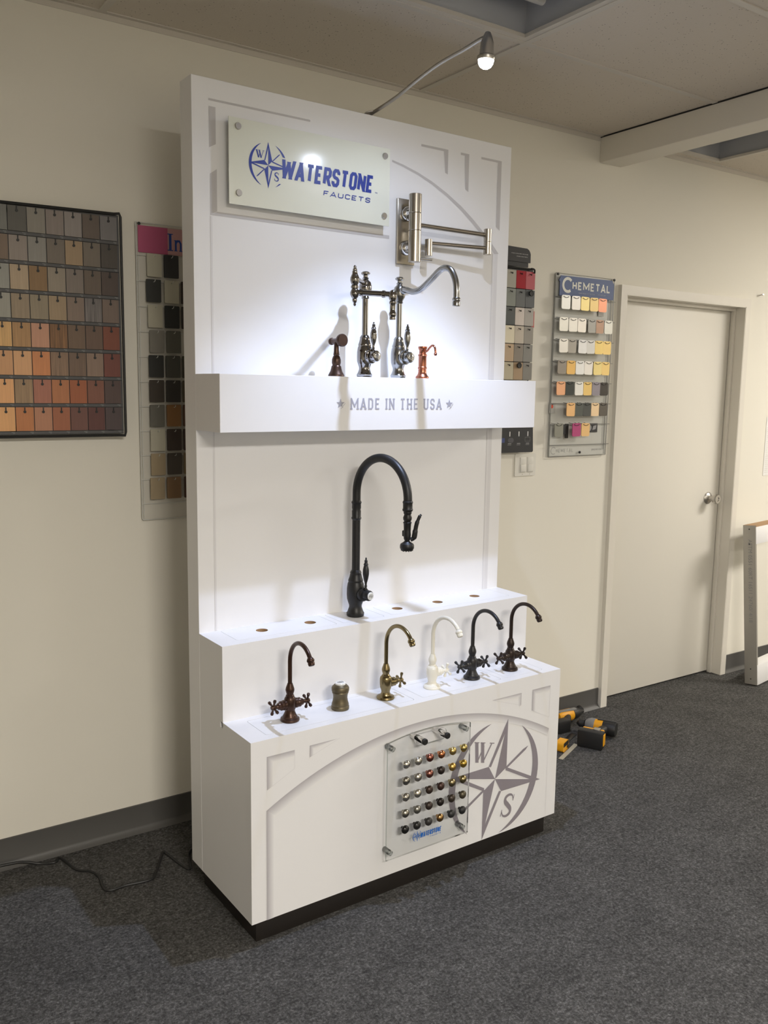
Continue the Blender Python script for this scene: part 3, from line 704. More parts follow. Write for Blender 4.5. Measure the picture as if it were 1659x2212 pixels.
# tall black pull-down faucet on the upper tier
t = on_stand('pull_down_faucet', 'tall matte black pull-down kitchen faucet standing on the upper tier', 'faucet', .513, -.556, Z2)
kitchen_body(t, 1.0, MATBLK, PORC, .2)
tw = Matrix.Rotation(.12, 4, 'Z')
R, zc = .119, .4045
bm = B(); tube(bm, [(0, 0, .15), (0, 0, .25), (0, 0, zc)] + [(0, -(R - R * cos(pi * k / 36)), zc + R * sin(pi * k / 36)) for k in range(1, 37)], .0132, 22, 0, tw); ob('spout', bm, MATBLK, t)
bm = B()
lathe(bm, [(.0132, .316), (.0142, .318), (.0168, .3225), (.0145, .327), (.0148, .345), (.0135, .350), (.0148, .356), (.0145, .368), (.0168, .3735), (.0142, .378), (.0132, .380)]); ob('stem_rings', bm, MATBLK, t)
MS = tw @ T(0, -2 * R, 0)
bm = B(); lathe(bm, [(.0132, .404), (.0142, .402), (.0160, .3985), (.0145, .394), (.0145, .380), (.0162, .3765), (.0150, .372), (.0115, .370)][::-1], MS); ob('dock_collar', bm, MATBLK, t)
bm = B(); lathe(bm, [(0, .372), (.0118, .371), (.0125, .366), (.0102, .361), (.0135, .352), (.0125, .345), (.0100, .341), (.0132, .337), (.0115, .333), (.0105, .310), (.0112, .300), (.0105, .288), (.0075, .281), (.0120, .277), (.0198, .272), (.0215, .267), (.0215, .259), (.0190, .255), (.0190, .252), (0, .252)], MS)
for k in range(10):
    a = k * pi / 5; lathe(bm, [(0, .253), (.0016, .2525), (.0014, .249), (0, .249)], MS @ T(.0135 * cos(a), .0135 * sin(a), 0), 8)
box(bm, -.006, .006, -.008, .018, .293, .312, .003, 0, MS)
sh = ob('spray_head', bm, MATBLK, t)
bm = B(); tube(bm, smooth([(.004, -.010, .285), (.012, -.017, .292), (.014, -.020, .312), (.016, -.024, .335), (.022, -.029, .356), (.027, -.031, .362)], 5), [.0065] * 5 + [.008] * 6 + [.0065] * 6 + [.005] * 5 + [.0035] * 4, 12, 0, MS); ob('trigger', bm, MATBLK, sh)

# polished faucet with articulated spout, left on the shelf
ys_ = -.575
t = on_stand('articulated_faucet', 'polished dark nickel faucet with jointed two-arm spout on the shelf', 'faucet', .525, ys_, ZS1)
kitchen_body(t, .845, GUN, CHROME, .17, GLINK, 1.22)
bm = B(); tube(bm, [(0, 0, .128), (0, 0, .27)], .0093, 20); ob('stem', bm, GUN, t)
HUB = [(0, .240), (.0105, .240), (.0125, .244), (.0105, .249), (.0130, .255), (.0180, .265), (.0195, .276), (.0195, .290), (.0165, .303), (.0105, .310), (.0085, .314), (.0105, .318), (.0070, .322), (.0072, .328), (.0135, .333), (.0142, .338), (.0095, .343), (0, .345)]
HUB = [(r, .240 + (z - .240) * .80) for r, z in HUB]
bm = B(); lathe(bm, HUB); ob('hub', bm, GUN, t)
J = Vector((-.108, -.105, 0)); zA, zB = .285, .244
bm = B(); tube(bm, [(0, 0, zA), (J.x, J.y, zA)], .0066, 16); lathe(bm, [(0, .012), (.0105, .012), (.0115, .020), (.0085, .026), (0, .026)], axis_m((0, 0, zA), J)); lathe(bm, [(0, -.026), (.0085, -.026), (.0095, -.020), (0, -.016)], axis_m((J.x, J.y, zA), J)); ob('upper_arm', bm, GUN, t)
bm = B()
lathe(bm, [(0, .210), (.0025, .211), (.0045, .215), (.0030, .219), (.0060, .222), (.0075, .228), (.0065, .232), (.0100, .236), (.0132, .243), (.0135, .249), (.0110, .256), (.0085, .260), (.0115, .262), (.0118, .268), (.0085, .271), (.0110, .275), (.0138, .284), (.0135, .291), (.0100, .299), (.0080, .303), (.0082, .309), (.0062, .312), (.0066, .316), (.0040, .319), (.0045, .323), (.0022, .327), (0, .328)], T(J.x, J.y, -.006)); ob('joint', bm, GUN, t)
N_ = Vector((-.035, -.195, 0)); dA = (N_ - J).normalized()
bm = B(); tube(bm, [(J.x, J.y, zB), (N_.x, N_.y, zB - .008)], .0080, 18)
for q in (.016, .084): lathe(bm, [(0, q), (.0100, q), (.0110, q + .004), (.0100, q + .009), (0, q + .009)], axis_m((J.x, J.y, zB), dA - Vector((0, 0, .073))))
ob('lower_arm', bm, GUN, t)
bm = B(); lathe(bm, [(0, .262), (.0060, .260), (.0095, .256), (.0125, .246), (.0115, .236), (.0080, .230), (.0105, .227), (.0105, .223), (.0085, .220), (.0082, .200), (.0100, .196), (.0112, .192), (.0100, .188), (.0085, .185), (.0095, .181), (.0085, .176), (0, .176)], T(N_.x, N_.y, -.012)); ob('nozzle', bm, GUN, t)
# pewter hook spout faucet
t = on_stand('hook_spout_faucet', 'antique pewter faucet with long swan hook spout, right on the shelf', 'faucet', .655, ys_, ZS1)
kitchen_body(t, .845, PEWT, CHROME, .17, GLINK, 1.22)
bm = B(); tube(bm, [(0, 0, .128), (0, 0, .27)], .0093, 20); ob('stem', bm, PEWT, t)
bm = B(); lathe(bm, HUB, T(0, 0, -.006)); lathe(bm, [(0, .010), (.0105, .012), (.0130, .020), (.0115, .026), (.0092, .030), (0, .030)], axis_m((0, 0, .274), (.05, -1, 0))); ob('hub', bm, PEWT, t)
hk = [(0, -.012, .276), (0, -.035, .274), (.003, -.07, .266), (.006, -.105, .272), (.008, -.150, .295), (.010, -.186, .317), (.012, -.212, .325), (.014, -.238, .316), (.018, -.253, .290), (.0195, -.259, .262), (.0195, -.260, .236)]
bm = B(); tube(bm, smooth(hk), .0095, 18); ob('spout', bm, PEWT, t)
bm = B(); lathe(bm, [(0, 0), (.0098, 0), (.0122, .004), (.0122, .008), (.0102, .010), (.0115, .014), (.0115, .024), (.0095, .026), (0, .026)], axis_m(hk[-1], (0, 0, -1))); ob('aerator', bm, PEWT, t)
# side spray
t = on_stand('side_spray', 'dark bronze side spray standing at the left on the shelf', 'side spray', .421, ys_, ZS1)
bm = B(); lathe(bm, [(0, 0), (.0245, 0), (.0252, .004), (.0235, .008), (.0190, .016), (.0160, .026), (.0152, .031), (.0128, .034), (0, .034)]); ob('base', bm, BRONZE, t)
bm = B(); lathe(bm, [(0, .032), (.0120, .034), (.0140, .042), (.0138, .052), (.0112, .060), (.0085, .064), (.0098, .067), (.0090, .070), (.0080, .078), (.0075, .092), (.0078, .104), (0, .106)]); ob('handpiece', bm, BRONZE, t)
bm = B(); lathe(bm, [(0, -.030), (.0100, -.029), (.0112, -.026), (.0112, -.022), (.0085, -.019), (.0090, .010), (.0120, .016), (.0188, .022), (.0195, .026), (.0195, .031), (.0175, .034), (0, .035)], axis_m((0, 0, .108), (.10, -1, .04))); ob('spray_face', bm, BRONZE, t)
# soap dispenser
t = on_stand('soap_dispenser', 'small copper soap dispenser at right end of the shelf faucets', 'soap dispenser', .753, ys_, ZS1)
bm = B(); lathe(bm, [(0, 0), (.0215, 0), (.0222, .003), (.0215, .007), (.0185, .010), (.0150, .015), (.0135, .022), (.0135, .031), (.0150, .0325), (.0150, .037), (.0132, .0395), (.0132, .072), (.0148, .0745), (.0145, .078), (.0115, .081), (.0115, .092), (.0135, .095), (.0150, .099), (.0145, .104), (0, .105)]); ob('body', bm, COPPER, t)
bm = B(); tube(bm, smooth([(0, -.008, .088), (.001, -.022, .089), (.003, -.034, .100), (.004, -.046, .106), (.005, -.056, .101), (.0055, -.060, .088), (.0055, -.0605, .080)], 6), .0034, 12); lathe(bm, [(0, 0), (.0042, 0), (.0056, .003), (.0040, .008), (0, .009)], axis_m((.0055, -.0605, .082), (0, 0, -1)), 14); ob('spout', bm, COPPER, t)

# wall mounted pot filler
t = on_stand('pot_filler', 'brushed nickel wall-mounted pot filler with folded jointed arm', 'pot filler', .737, YP, 1.975)
bm = B(); box(bm, -.036, .036, -.010, 0, 0, .207, .002); ob('backplate', bm, BNICK, t)
for z in (.052, .160):
    bm = B(); lathe(bm, [(0, .010), (.0235, .010), (.0240, .018), (.0205, .024), (.0150, .027), (.0135, .034), (.0135, .055), (0, .055)], axis_m((0, 0, z), (0, -1, 0)), 28); ob('inlet', bm, CHROME, t)
bm = B()
for a, b in ((.001, .098), (.0995, .152), (.1535, .212)): lathe(bm, [(0, a), (.0198, a), (.0205, a + .0008), (.0205, b - .0008), (.0198, b), (0, b)], T(-.009, -.068, 0), 32)
lathe(bm, [(.018, .01), (.018, .2)], T(-.009, -.068, 0), 24); ob('valve_column', bm, BNICK, t)
jx, jy = .296, -.075
bm = B(); tube(bm, [(.008, -.069, .118), (jx - .01, jy + .004, .118)], .0072, 18); ob('upper_arm', bm, BNICK, t)
bm = B()
for a, b in ((.053, .0935), (.095, .137)): lathe(bm, [(0, a), (.0128, a), (.0133, a + .0006), (.0133, b - .0006), (.0128, b), (0, b)], T(jx, jy, 0), 28)
lathe(bm, [(.0115, .06), (.0115, .13)], T(jx, jy, 0), 20); ob('elbow', bm, BNICK, t)
bm = B(); tube(bm, [(jx - .01, jy, .074), (.068, -.050, .070)], .0066, 18); ob('lower_arm', bm, BNICK, t)
bm = B(); lathe(bm, [(0, .029), (.0118, .029), (.0123, .0296), (.0123, .0815), (.0118, .082), (0, .082)], T(.062, -.050, 0), 28); ob('outlet', bm, BNICK, t)
bm = B(); tube(bm, [(.008, -.072, .0125), (.050, -.085, .0115)], .0042, 12); ob('lever', bm, BNICK, t)

# ------------------------------------------------------------------ acrylic finish board
t = on_stand('finish_board', 'clear acrylic board of thirty metal finish knobs hanging on the base front', 'sample board', .600, Y3, .141)
bx = lambda x: x - .600; bz = lambda z: z - .141
top = []
for k in range(15):
    x = .439 + (.7645 - .439) * k / 14; s = (x - .6017) / .16275; top.append((bx(x), bz(.5155 + .0175 * (1 - s * s))))
slot = [(bx(.6045) + p[0], bz(.5035) + p[1]) for p in rrect(-.0615, .0615, -.0185, .0185, .0175, 6)]
bm = B(); plate(bm, [(bx(.439), 0), (bx(.7645), 0)] + top[::-1], [slot], .006, lambda u, v, d: (u, -.030 + d, v), 0, 1)
for f in bm.faces:
    if abs(f.normal.y) < .5: f.material_index = 1
ob('acrylic_sheet', bm, [ACRY, ACRE], t, 0)
for x, z in ((.4556, .4975), (.7462, .4985), (.7415, .166), (.4525, .165)):
    bm = B(); lathe(bm, [(0, .001), (.0085, .001), (.0085, .024), (0, .024)], axis_m((bx(x), 0, bz(z)), (0, -1, 0)), 20); lathe(bm, [(0, .0302), (.0085, .0302), (.0085, .033), (.006, .0345), (0, .0345)], axis_m((bx(x), 0, bz(z)), (0, -1, 0)), 20)
    ob('clear_standoff', bm, CLEARP, t)
for x in (.5505, .6385):
    bm = B(); A_ = axis_m((bx(x), 0, bz(.5115)), (0, -1, 0))
    lathe(bm, [(0, .0005), (.0095, .0005), (.0095, .060), (.0090, .061), (0, .061)], A_, 24); pg = ob('hanging_peg', bm, CHROME, t, 35, 'chrome peg with black end')
    bm = B(); lathe(bm, [(0, .0610), (.0092, .0610), (.0100, .063), (.0100, .068), (.0085, .070), (0, .070)], A_, 24); ob('peg_end', bm, BLACKP, pg)
KF = [('polished chrome', (.72, .70, .66), .07, 1), ('satin nickel', (.55, .53, .48), .3, 1), ('antique copper', (.32, .12, .09), .25, 1), ('polished copper', (.62, .24, .11), .12, 1), ('satin brass', (.60, .45, .17), .28, 1), ('polished brass', (.66, .52, .20), .1, 1),
      ('black nickel', (.40, .38, .34), .1, 1), ('satin pewter', (.50, .48, .43), .3, 1), ('weathered copper', (.34, .14, .11), .25, 1), ('dark bronze', (.035, .026, .022), .35, .5), ('satin gold', (.66, .44, .13), .28, 1), ('polished gold', (.68, .46, .10), .1, 1),
      ('polished nickel', (.60, .57, .52), .09, 1), ('brushed nickel', (.60, .57, .50), .3, 1), ('brown bronze', (.055, .036, .028), .35, .5), ('mahogany bronze', (.06, .032, .026), .35, .5), ('antique brass', (.33, .27, .15), .25, 1), ('aged brass', (.36, .29, .14), .18, 1),
      ('dark pewter', (.36, .34, .29), .28, 1), ('antique pewter', (.27, .26, .23), .3, .9), ('rustic bronze', (.05, .036, .03), .4, .5), ('black bronze', (.025, .02, .018), .3, .5), ('umber bronze', (.055, .04, .03), .38, .5), ('olive bronze', (.10, .085, .055), .4, .6),
      ('gloss black', (.01, .01, .01), .12, 0), ('satin black', (.015, .015, .015), .3, 0), ('charcoal', (.03, .027, .025), .42, 0), ('amber bronze', (.42, .25, .10), .22, 1), ('soft black', (.02, .02, .02), .42, 0), ('flat black', (.014, .014, .014), .5, 0)]
for i, (nm, c, ro, me) in enumerate(KF):
    cx, cz = .4965 + .0455 * (i % 6), .4455 - .0524 * (i // 6)
    bm = B(); lathe(bm, [(0, .0302), (.0048, .0302), (.0048, .037), (.0062, .0395), (.0118, .0425), (.0133, .046), (.0128, .0492), (.0095, .0528), (.0045, .0555), (0, .0565)], axis_m((bx(cx), 0, bz(cz)), (0, -1, 0)), 24)
    ob('finish_knob', bm, P('finish_' + nm.replace(' ', '_'), c, ro, me), t, 50, nm + ' knob')
bm = B()
for i in range(30):
    cx, cz = .4965 + .0455 * (i % 6) - .006, .4455 - .0524 * (i // 6) - .0185
    poly(bm, [(cx - .0028, cz - .0011), (cx + .0028, cz - .0011), (cx + .0028, cz + .0011), (cx - .0028, cz + .0011)], lambda u, v: (bx(u), -.0306, bz(v)))
ob('printed_captions', bm, GREYI, t, 0)
fB = lambda u, v: (bx(u), -.0306, bz(v))
bm = B(); compass(bm, .5563, .1895, .0185, 0, fB, skip_right=(-.72, .42)); letters(bm, 'WATERSTONE', .5675, .1800, .0835, .0165, .19, fB, gap=.055, shear=.14); letters(bm, 'FAUCETS', .6085, .1722, .041, .0042, .19, fB, gap=.42, shear=.15); ob('board_logo', bm, LOGOC, t, 0, 'blue maker logo')

# ------------------------------------------------------------------ sample racks on the wall
ORD = ['top', 'second', 'third', 'fourth', 'fifth', 'sixth', 'seventh', 'eighth', 'ninth', 'tenth']
def colour_word(c):
    r, g, b = [v / 255 for v in c]; mx, mn = max(r, g, b), min(r, g, b); s = (mx - mn) / max(mx, .01); h = 0
    lum = .3 * r + .59 * g + .11 * b
    if mx > mn:
        h = (60 * ((g - b) / (mx - mn)) % 360 if mx == r else 60 * ((b - r) / (mx - mn)) + 120 if mx == g else 60 * ((r - g) / (mx - mn)) + 240)
    return r, s, h, lum
def name_dim(c):
    r, s, h, lum = colour_word(c)
    if lum < .17: return 'black'
    if s < .16: return 'dark grey' if lum < .33 else ('grey' if lum < .42 else 'pale grey')
    if s < .33: return 'dark brown' if lum < .27 else ('grey-brown' if lum < .38 else 'beige')
    if h < 18: return 'red-brown'
    if s > .42 and lum > .44: return 'honey oak'
    return 'brown' if lum < .36 else 'tan'
def chip_mesh(w_, h_, t_, r_, name):
    bm = B(); plate(bm, rrect(-w_ / 2, w_ / 2, -h_, 0, r_), (), t_, lambda u, v, d: (u, d - t_, v))
    me = bpy.data.meshes.new(name); bm.to_mesh(me); bm.free(); return me
def put_chip(me, mat, x, y, z, rgb, k, label, group, grain=1.0, tilt=0, mute=.08):
    if not me.materials: me.materials.append(mat)
    o = bpy.data.objects.new('sample_chip', me); COL.objects.link(o); o.location = (x, y, z); o.rotation_euler = (0, tilt, 0)
    l = lin(rgb); g_ = sum(l) / 3; l = [(v * (1 - mute) + g_ * mute) * k for v in l]; q = min(1, .88 / max(l)); o.color = (*[v * q for v in l], grain)
    return tag(o, label, 'sample chip', group)
def chip_label(cw, what, col_ord, row, rack): return f'{cw} {what}, {col_ord}, {row} row of {rack}'

# big black framed board at left
RX0, PX, RZ0, PZ = -.4475, .0545, 2.0935, .0852
t = thing('sample_rack', 'black framed wall board of wood-tone chips at left edge', 'sample rack', (-.256, 0, 1.41))
def r1(x, y, z): return (x + .256, y, z - 1.41)
bm = B(); box(bm, -.225, .197, -.034, -.028, .002, .692); ob('back_sheet', bm, LABELG, t, 0)
bm = B()
tube(bm, [r1(-.485, -.040, 2.098), r1(-.075, -.040, 2.104), r1(-.060, -.046, 2.106), r1(-.056, -.046, 2.095), r1(-.056, -.046, 1.418), r1(-.058, -.044, 1.406), r1(-.075, -.040, 1.407), r1(-.485, -.040, 1.407)], .0045, 8); ob('frame', bm, BLACKP, t)
bm = B()
for x in (-.10, -.40):
    for z in (2.08, 1.43): box(bm, x + .256 - .01, x + .256 + .01, -.034, 0, z - 1.41 - .008, z - 1.41 + .008)
ob('wall_bracket', bm, BLACKP, t, 0)
for r in range(8):
    zt = RZ0 - PZ * r - .0725; bm = B()
    box(bm, -.232, .194, -.040, -.034, zt - .0105 - 1.41, zt - .0022 - 1.41)
    for c in range(7):
        x = -.4195 + PX * c + .0235 + .256
        for q, l in ((.0042, .010), (.0078, .006)):
            poly(bm, [(x - l, zt - q - .0006 - 1.41), (x, zt - q - .0006 - 1.41), (x, zt - q + .0006 - 1.41), (x - l, zt - q + .0006 - 1.41)], lambda u, v: (u, -.0405, v), 1)
    ob('label_strip', bm, [LABELG, GREYI], t, 0)
bm = B(); lathe(bm, [(0, 0), (.0042, 0), (.0042, .002), (0, .0022)], axis_m((0, 0, -.0135), (0, -1, 0)), 12); plate(bm, [(-.0014, -.012), (.0014, -.012), (.0018, 0), (-.0018, 0)], (), .002, lambda u, v, d: (u, -.002 + d, v)); tube(bm, [(0, 0, -.003), (0, .012, -.003)], .0012, 6)
hook0 = ob('hook', bm, BLACKP, t)
R1C = [
 [(95, 95, 90), (72, 70, 64), (112, 107, 98), (112, 102, 96), (117, 110, 106), (82, 71, 62), (97, 94, 94)],
 [(101, 84, 69), (120, 110, 102), (115, 112, 106), (96, 87, 77), (132, 111, 84), (96, 87, 76), (62, 56, 50)],
 [(124, 124, 117), (148, 129, 104), (115, 88, 53), (122, 112, 98), (105, 95, 87), (85, 73, 62), (66, 54, 48)],
 [(130, 128, 118), (128, 112, 90), (125, 113, 92), (135, 115, 88), (110, 94, 82), (104, 98, 96), (99, 84, 74)],
 [(190, 148, 88), (150, 113, 68), (164, 118, 92), (122, 84, 46), (95, 75, 58), (88, 68, 55), (106, 55, 36)],
 [(175, 128, 84), (184, 137, 92), (178, 112, 62), (126, 100, 78), (100, 80, 65), (120, 99, 84), (98, 52, 42)],
 [(196, 142, 88), (140, 113, 82), (145, 90, 70), (154, 96, 56), (138, 75, 40), (110, 68, 52), (72, 56, 52)],
 [(194, 142, 86), (162, 100, 52), (154, 105, 76), (138, 80, 50), (95, 60, 51), (80, 44, 39), (66, 54, 54)]]
STRIPE = {(3, 5): .45, (4, 0): .72, (4, 3): .35, (5, 3): .6, (6, 1): .68, (5, 4): .8, (5, 5): .82, (3, 1): .85, (3, 2): .8, (3, 3): .88, (4, 1): .8, (5, 2): .85, (7, 6): .9}
CM1 = chip_mesh(.0518, .0725, .005, .001, 'sample_chip_square')
COLN = ['leftmost', 'second from the left', 'third from the left', 'fourth from the left', 'fifth from the left', 'second from the right', 'rightmost']
for r in range(8):
    for c in range(7):
        x = RX0 + PX * (c + .5) + PX * 0 ; z = RZ0 - PZ * r
        x = -.4195 + PX * c
        cw = name_dim(R1C[r][c]); st = STRIPE.get((r, c), .93)
        if st < .75: cw = 'striped ' + cw
        put_chip(CM1, CHIPW, x, -.0345, z, R1C[r][c], 1.5, chip_label(cw, 'chip', COLN[c], ORD[r], 'the black framed board'), 'chips on the black framed board', st, 0, .11)
        h = hook0 if (r, c) == (0, 0) else dup(hook0, t)
        h.location = r1(x, -.0402, z - .0005)

# white wire rack with pink header, half behind the stand
t = thing('sample_rack', 'white wire wall rack with pink header, partly behind the stand', 'sample rack', (.165, 0, 1.115))
def r2(x, y, z): return (x - .165, y, z - 1.115)
bm = B()
tube(bm, [r2(.004, -.012, 2.093), r2(.330, -.012, 2.093), r2(.330, -.012, 1.117), r2(.008, -.012, 1.117), r2(.004, -.012, 1.122), r2(.004, -.012, 2.093)], .0018, 8)
tube(bm, [r2(.011, -.012, 2.093), r2(.011, -.012, 1.117)], .0012, 6)
for r in range(11): tube(bm, [r2(.002, -.014, 1.9895 - .0818 * r), r2(.332, -.014, 1.9895 - .0818 * r)], .0014, 6)
ob('wire_frame', bm, WHITEP, t)
bm = B(); box(bm, -.157, .163, -.008, -.004, .003, .972); ob('back_sheet', bm, P('rack_pale_sheet', (.60, .575, .51), .5), t, 0)
bm = B(); box(bm, -.155, -.055, -.0145, -.0125, .884, .969, 0, 0); box(bm, -.055, .160, -.0145, -.0125, .884, .969, 0, 1); ob('header_card', bm, [PINK, PINK2], t, 0)
bm = B(); fI = lambda u, v: (u - .165, -.0152, v - 1.115)
stroke(bm, [(.1185, 2.013), (.1185, 2.067)], .0085, fI)
for z in (2.014, 2.066): stroke(bm, [(.109, z), (.128, z)], .003, fI)
stroke(bm, [(.1375, 2.013), (.1375, 2.048)], .0065, fI); stroke(bm, [(.1375, 2.038), (.143, 2.046), (.150, 2.046), (.1545, 2.038), (.1545, 2.013)], .0062, fI)
for x in (.1375, .1545): stroke(bm, [(x - .0055, 2.014), (x + .0055, 2.014)], .0025, fI)
stroke(bm, [(.132, 2.047), (.138, 2.047)], .0025, fI)
ob('header_lettering', bm, BLUET, t, 0)
bm = B(); lathe(bm, [(0, 0), (.005, 0), (.005, .004), (0, .005)], axis_m(r2(.014, -.012, 2.089), (0, -1, 0)), 12); ob('clip', bm, BLACKP, t)
bm = B(); tube(bm, smooth([(0, .014, .0), (0, -.004, -.0005), (.001, -.007, .002), (.002, -.008, .006)], 4), .0011, 6); hook0 = ob('hook', bm, WHITEP, t)
cr, bk, ch, gy, tn = (140, 137, 122), (27, 28, 26), (52, 52, 46), (96, 93, 86), (122, 108, 84)
R2C = [[cr, (32, 32, 32), None], [(33, 34, 32), cr, (38, 27, 22)], [cr, bk, (36, 28, 24)], [gy, (68, 67, 60), None], [bk, ch, (50, 47, 36)], [(42, 35, 28), (33, 30, 26), (60, 52, 36)],
       [(76, 74, 67), (102, 70, 32), (66, 40, 22)], [cr, (42, 32, 25), (46, 28, 20)], [tn, (52, 46, 39), (94, 78, 52)], [(124, 110, 86), (98, 74, 48), (60, 38, 24)]]
CM2 = chip_mesh(.0500, .0735, .004, .003, 'sample_chip_round')
first = True
for r in range(10):
    for c in range(3):
        if R2C[r][c] is None: continue
        x = .0595 + .0577 * c + (.004 if r in (3,) else 0) - (.004 if (r, c) in ((1, 0), (9, 0), (9, 1)) else 0); z = 1.9965 - .0818 * r
        cw = {id(cr): 'cream'}.get(id(R2C[r][c]), name_dim(R2C[r][c]))
        put_chip(CM2, CHIPL, x, -.0215, z, R2C[r][c], 1.75, chip_label(cw, 'chip', ('left column', 'middle column', 'by the stand edge')[c], ORD[r], 'the white wire rack'), 'chips on the white wire rack')
        h = hook0 if first else dup(hook0, t); first = False
        h.location = r2(x, -.0275, z - .008)

# narrow black rack right of the stand
t = thing('sample_rack', 'narrow black wall rack with rounded header, just right of the stand', 'sample rack', (1.66, 0, 1.299))
def r3(x, y, z): return (x - 1.66, y, z - 1.299)
bm = B(); box(bm, -.145, .080, -.030, -.024, .318, .790); ob('back_sheet', bm, BLACKS, t, 0)
bm = B(); plate(bm, [r3(1.46, 0, 2.113)[::2], r3(1.713, 0, 2.113)[::2], r3(1.713, 0, 2.148)[::2], r3(1.709, 0, 2.158)[::2], r3(1.702, 0, 2.166)[::2], r3(1.692, 0, 2.171)[::2], r3(1.46, 0, 2.176)[::2]], (), .006, lambda u, v, d: (u, -.040 + d, v))
box(bm, -.2, .044, -.036, -.030, .795, .816); ob('header_panel', bm, BLACKS, t, 0)
bm = B()
for i, z in enumerate((2.146, 2.135)):
    x = 1.602 if i == 0 else 1.632
    for k in range(11 if i == 0 else 8):
        wl = (.006, .010, .004, .008)[k % 4]
        poly(bm, [(x, z - .0016), (x + wl, z - .0016), (x + wl, z + .0016), (x, z + .0016)], lambda u, v: (u - 1.66, -.0406, v - 1.299)); x += wl + .0025
        if x > 1.695: break
ob('printed_captions', bm, GREYI, t, 0)
bm = B(); tube(bm, smooth([r3(1.50, -.035, 2.088), r3(1.70, -.035, 2.088), r3(1.722, -.04, 2.09), r3(1.733, -.045, 2.086), r3(1.737, -.042, 2.072)], 5), .004, 8)
for r in range(6): tube(bm, [r3(1.52, -.031, 2.073 - .0771 * r), r3(1.742, -.031, 2.073 - .0771 * r)], .0022, 6)
tube(bm, [r3(1.735, -.027, 2.08), r3(1.735, -.027, 1.30)], .002, 6)
ob('wire_frame', bm, BLACKP, t)
bm = B(); plate(bm, [r3(1.45, 0, 1.302)[::2], r3(1.768, 0, 1.301)[::2], r3(1.773, 0, 1.306)[::2], r3(1.765, 0, 1.455)[::2], r3(1.45, 0, 1.455)[::2]], (), .004, lambda u, v, d: (u, -.036 + d, v))
ft = ob('footer_panel', bm, BLACKS, t, 0)
bm = B()
for i, x in enumerate((1.632, 1.685, 1.738)):
    poly(bm, rrect(x - .0025, x + .0025, 1.372, 1.394, .0024, 3), lambda u, v: (u - 1.66, -.0366, v - 1.299))
    stroke(bm, [(x - .010, 1.341), (x + .010, 1.341)], .003, lambda u, v: (u - 1.66, -.0366, v - 1.299), mi=1)
    stroke(bm, [(x - .012, 1.335), (x + .010, 1.335)], .0016, lambda u, v: (u - 1.66, -.0366, v - 1.299), mi=1)
stroke(bm, [(1.722, 1.350), (1.752, 1.350), (1.752, 1.368), (1.722, 1.368)], .0008, lambda u, v: (u - 1.66, -.0366, v - 1.299), True, mi=1)
poly(bm, [(1.578, 1.346), (1.603, 1.346), (1.603, 1.366), (1.578, 1.366)], lambda u, v: (u - 1.66, -.0366, v - 1.299), 2)
poly(bm, rrect(1.622, 1.655, 1.345, 1.366, .009, 3), lambda u, v: (u - 1.66, -.0366, v - 1.299), 3)
ob('footer_print', bm, [WHITEI, GREYI, P('dark_blue_print', (.05, .07, .2), .6), P('soft_grey_print', (.09, .09, .1), .6)], ft, 0)
bm = B(); tube(bm, smooth([(-.012, .016, .009), (-.003, -.002, -.003), (0, -.004, -.006), (.003, -.002, -.003), (.012, .016, .009)], 3), .0014, 6); hook0 = ob('hook', bm, BLACKP, t)
R3C = [[(150, 147, 135), (158, 38, 50), (168, 62, 72)], [(120, 125, 118), (86, 89, 89), (76, 79, 81)], [(66, 71, 70), (196, 186, 178), (158, 153, 146)],
       [(212, 203, 178), (180, 170, 155), (136, 131, 122)], [(176, 151, 121), (126, 117, 106), (121, 119, 113)], [(174, 165, 141), (156, 131, 101), (118, 115, 108)]]
N3 = [['grey', 'glossy red', 'matte red'], ['pale green-grey', 'slate grey', 'dark slate'], ['black-green', 'white', 'light grey'], ['cream', 'beige', 'mid grey'], ['tan', 'brown-grey', 'stone grey'], ['khaki', 'light wood', 'concrete grey']]
CM3 = chip_mesh(.0525, .0740, .005, .003, 'sample_chip_tall'); CM3G = chip_mesh(.0525, .0740, .005, .003, 'sample_chip_gloss')
first = True
for r in range(6):
    for c in range(3):
        x = 1.6095 + .0543 * c + (.001 if r % 2 else 0); z = 2.0775 - .0771 * r
        put_chip(CM3G if (r, c) in ((0, 1),) else CM3, CHIPG if (r, c) in ((0, 1),) else CHIPL, x, -.0335, z, R3C[r][c], 1.2, f'{N3[r][c]} chip, {("left", "middle", "right")[c]} of {ORD[r]} row on the narrow black rack', 'chips on the narrow black rack')
        h = hook0 if first else dup(hook0, t); first = False
        h.location = r3(x, -.041, z - .010)
bm = B(); plate(bm, rrect(1.735, 1.757, 1.842, 1.915, .004), (), .0025, lambda u, v, d: (u, -.0295 + d, v)); tag(ob('sample_chip', bm, P('red_chip', (.52, .06, .05), .4)), 'bright red chip half hidden behind the light grey chip, third row', 'sample chip', 'chips on the narrow black rack')
for (x, z, lab) in ((1.719, 1.986, 'black round disc on the dark slate chip'), (1.664, 1.679, 'black round disc on the light wood chip')):
    bm = B(); lathe(bm, [(0, 0), (.0125, 0), (.0125, .003), (.010, .004), (.008, .003), (.004, .0035), (0, .0035)], axis_m((x, -.0455, z), (0, -1, 0)), 24); tag(ob('round_disc', bm, BLACKP), lab, 'disc')

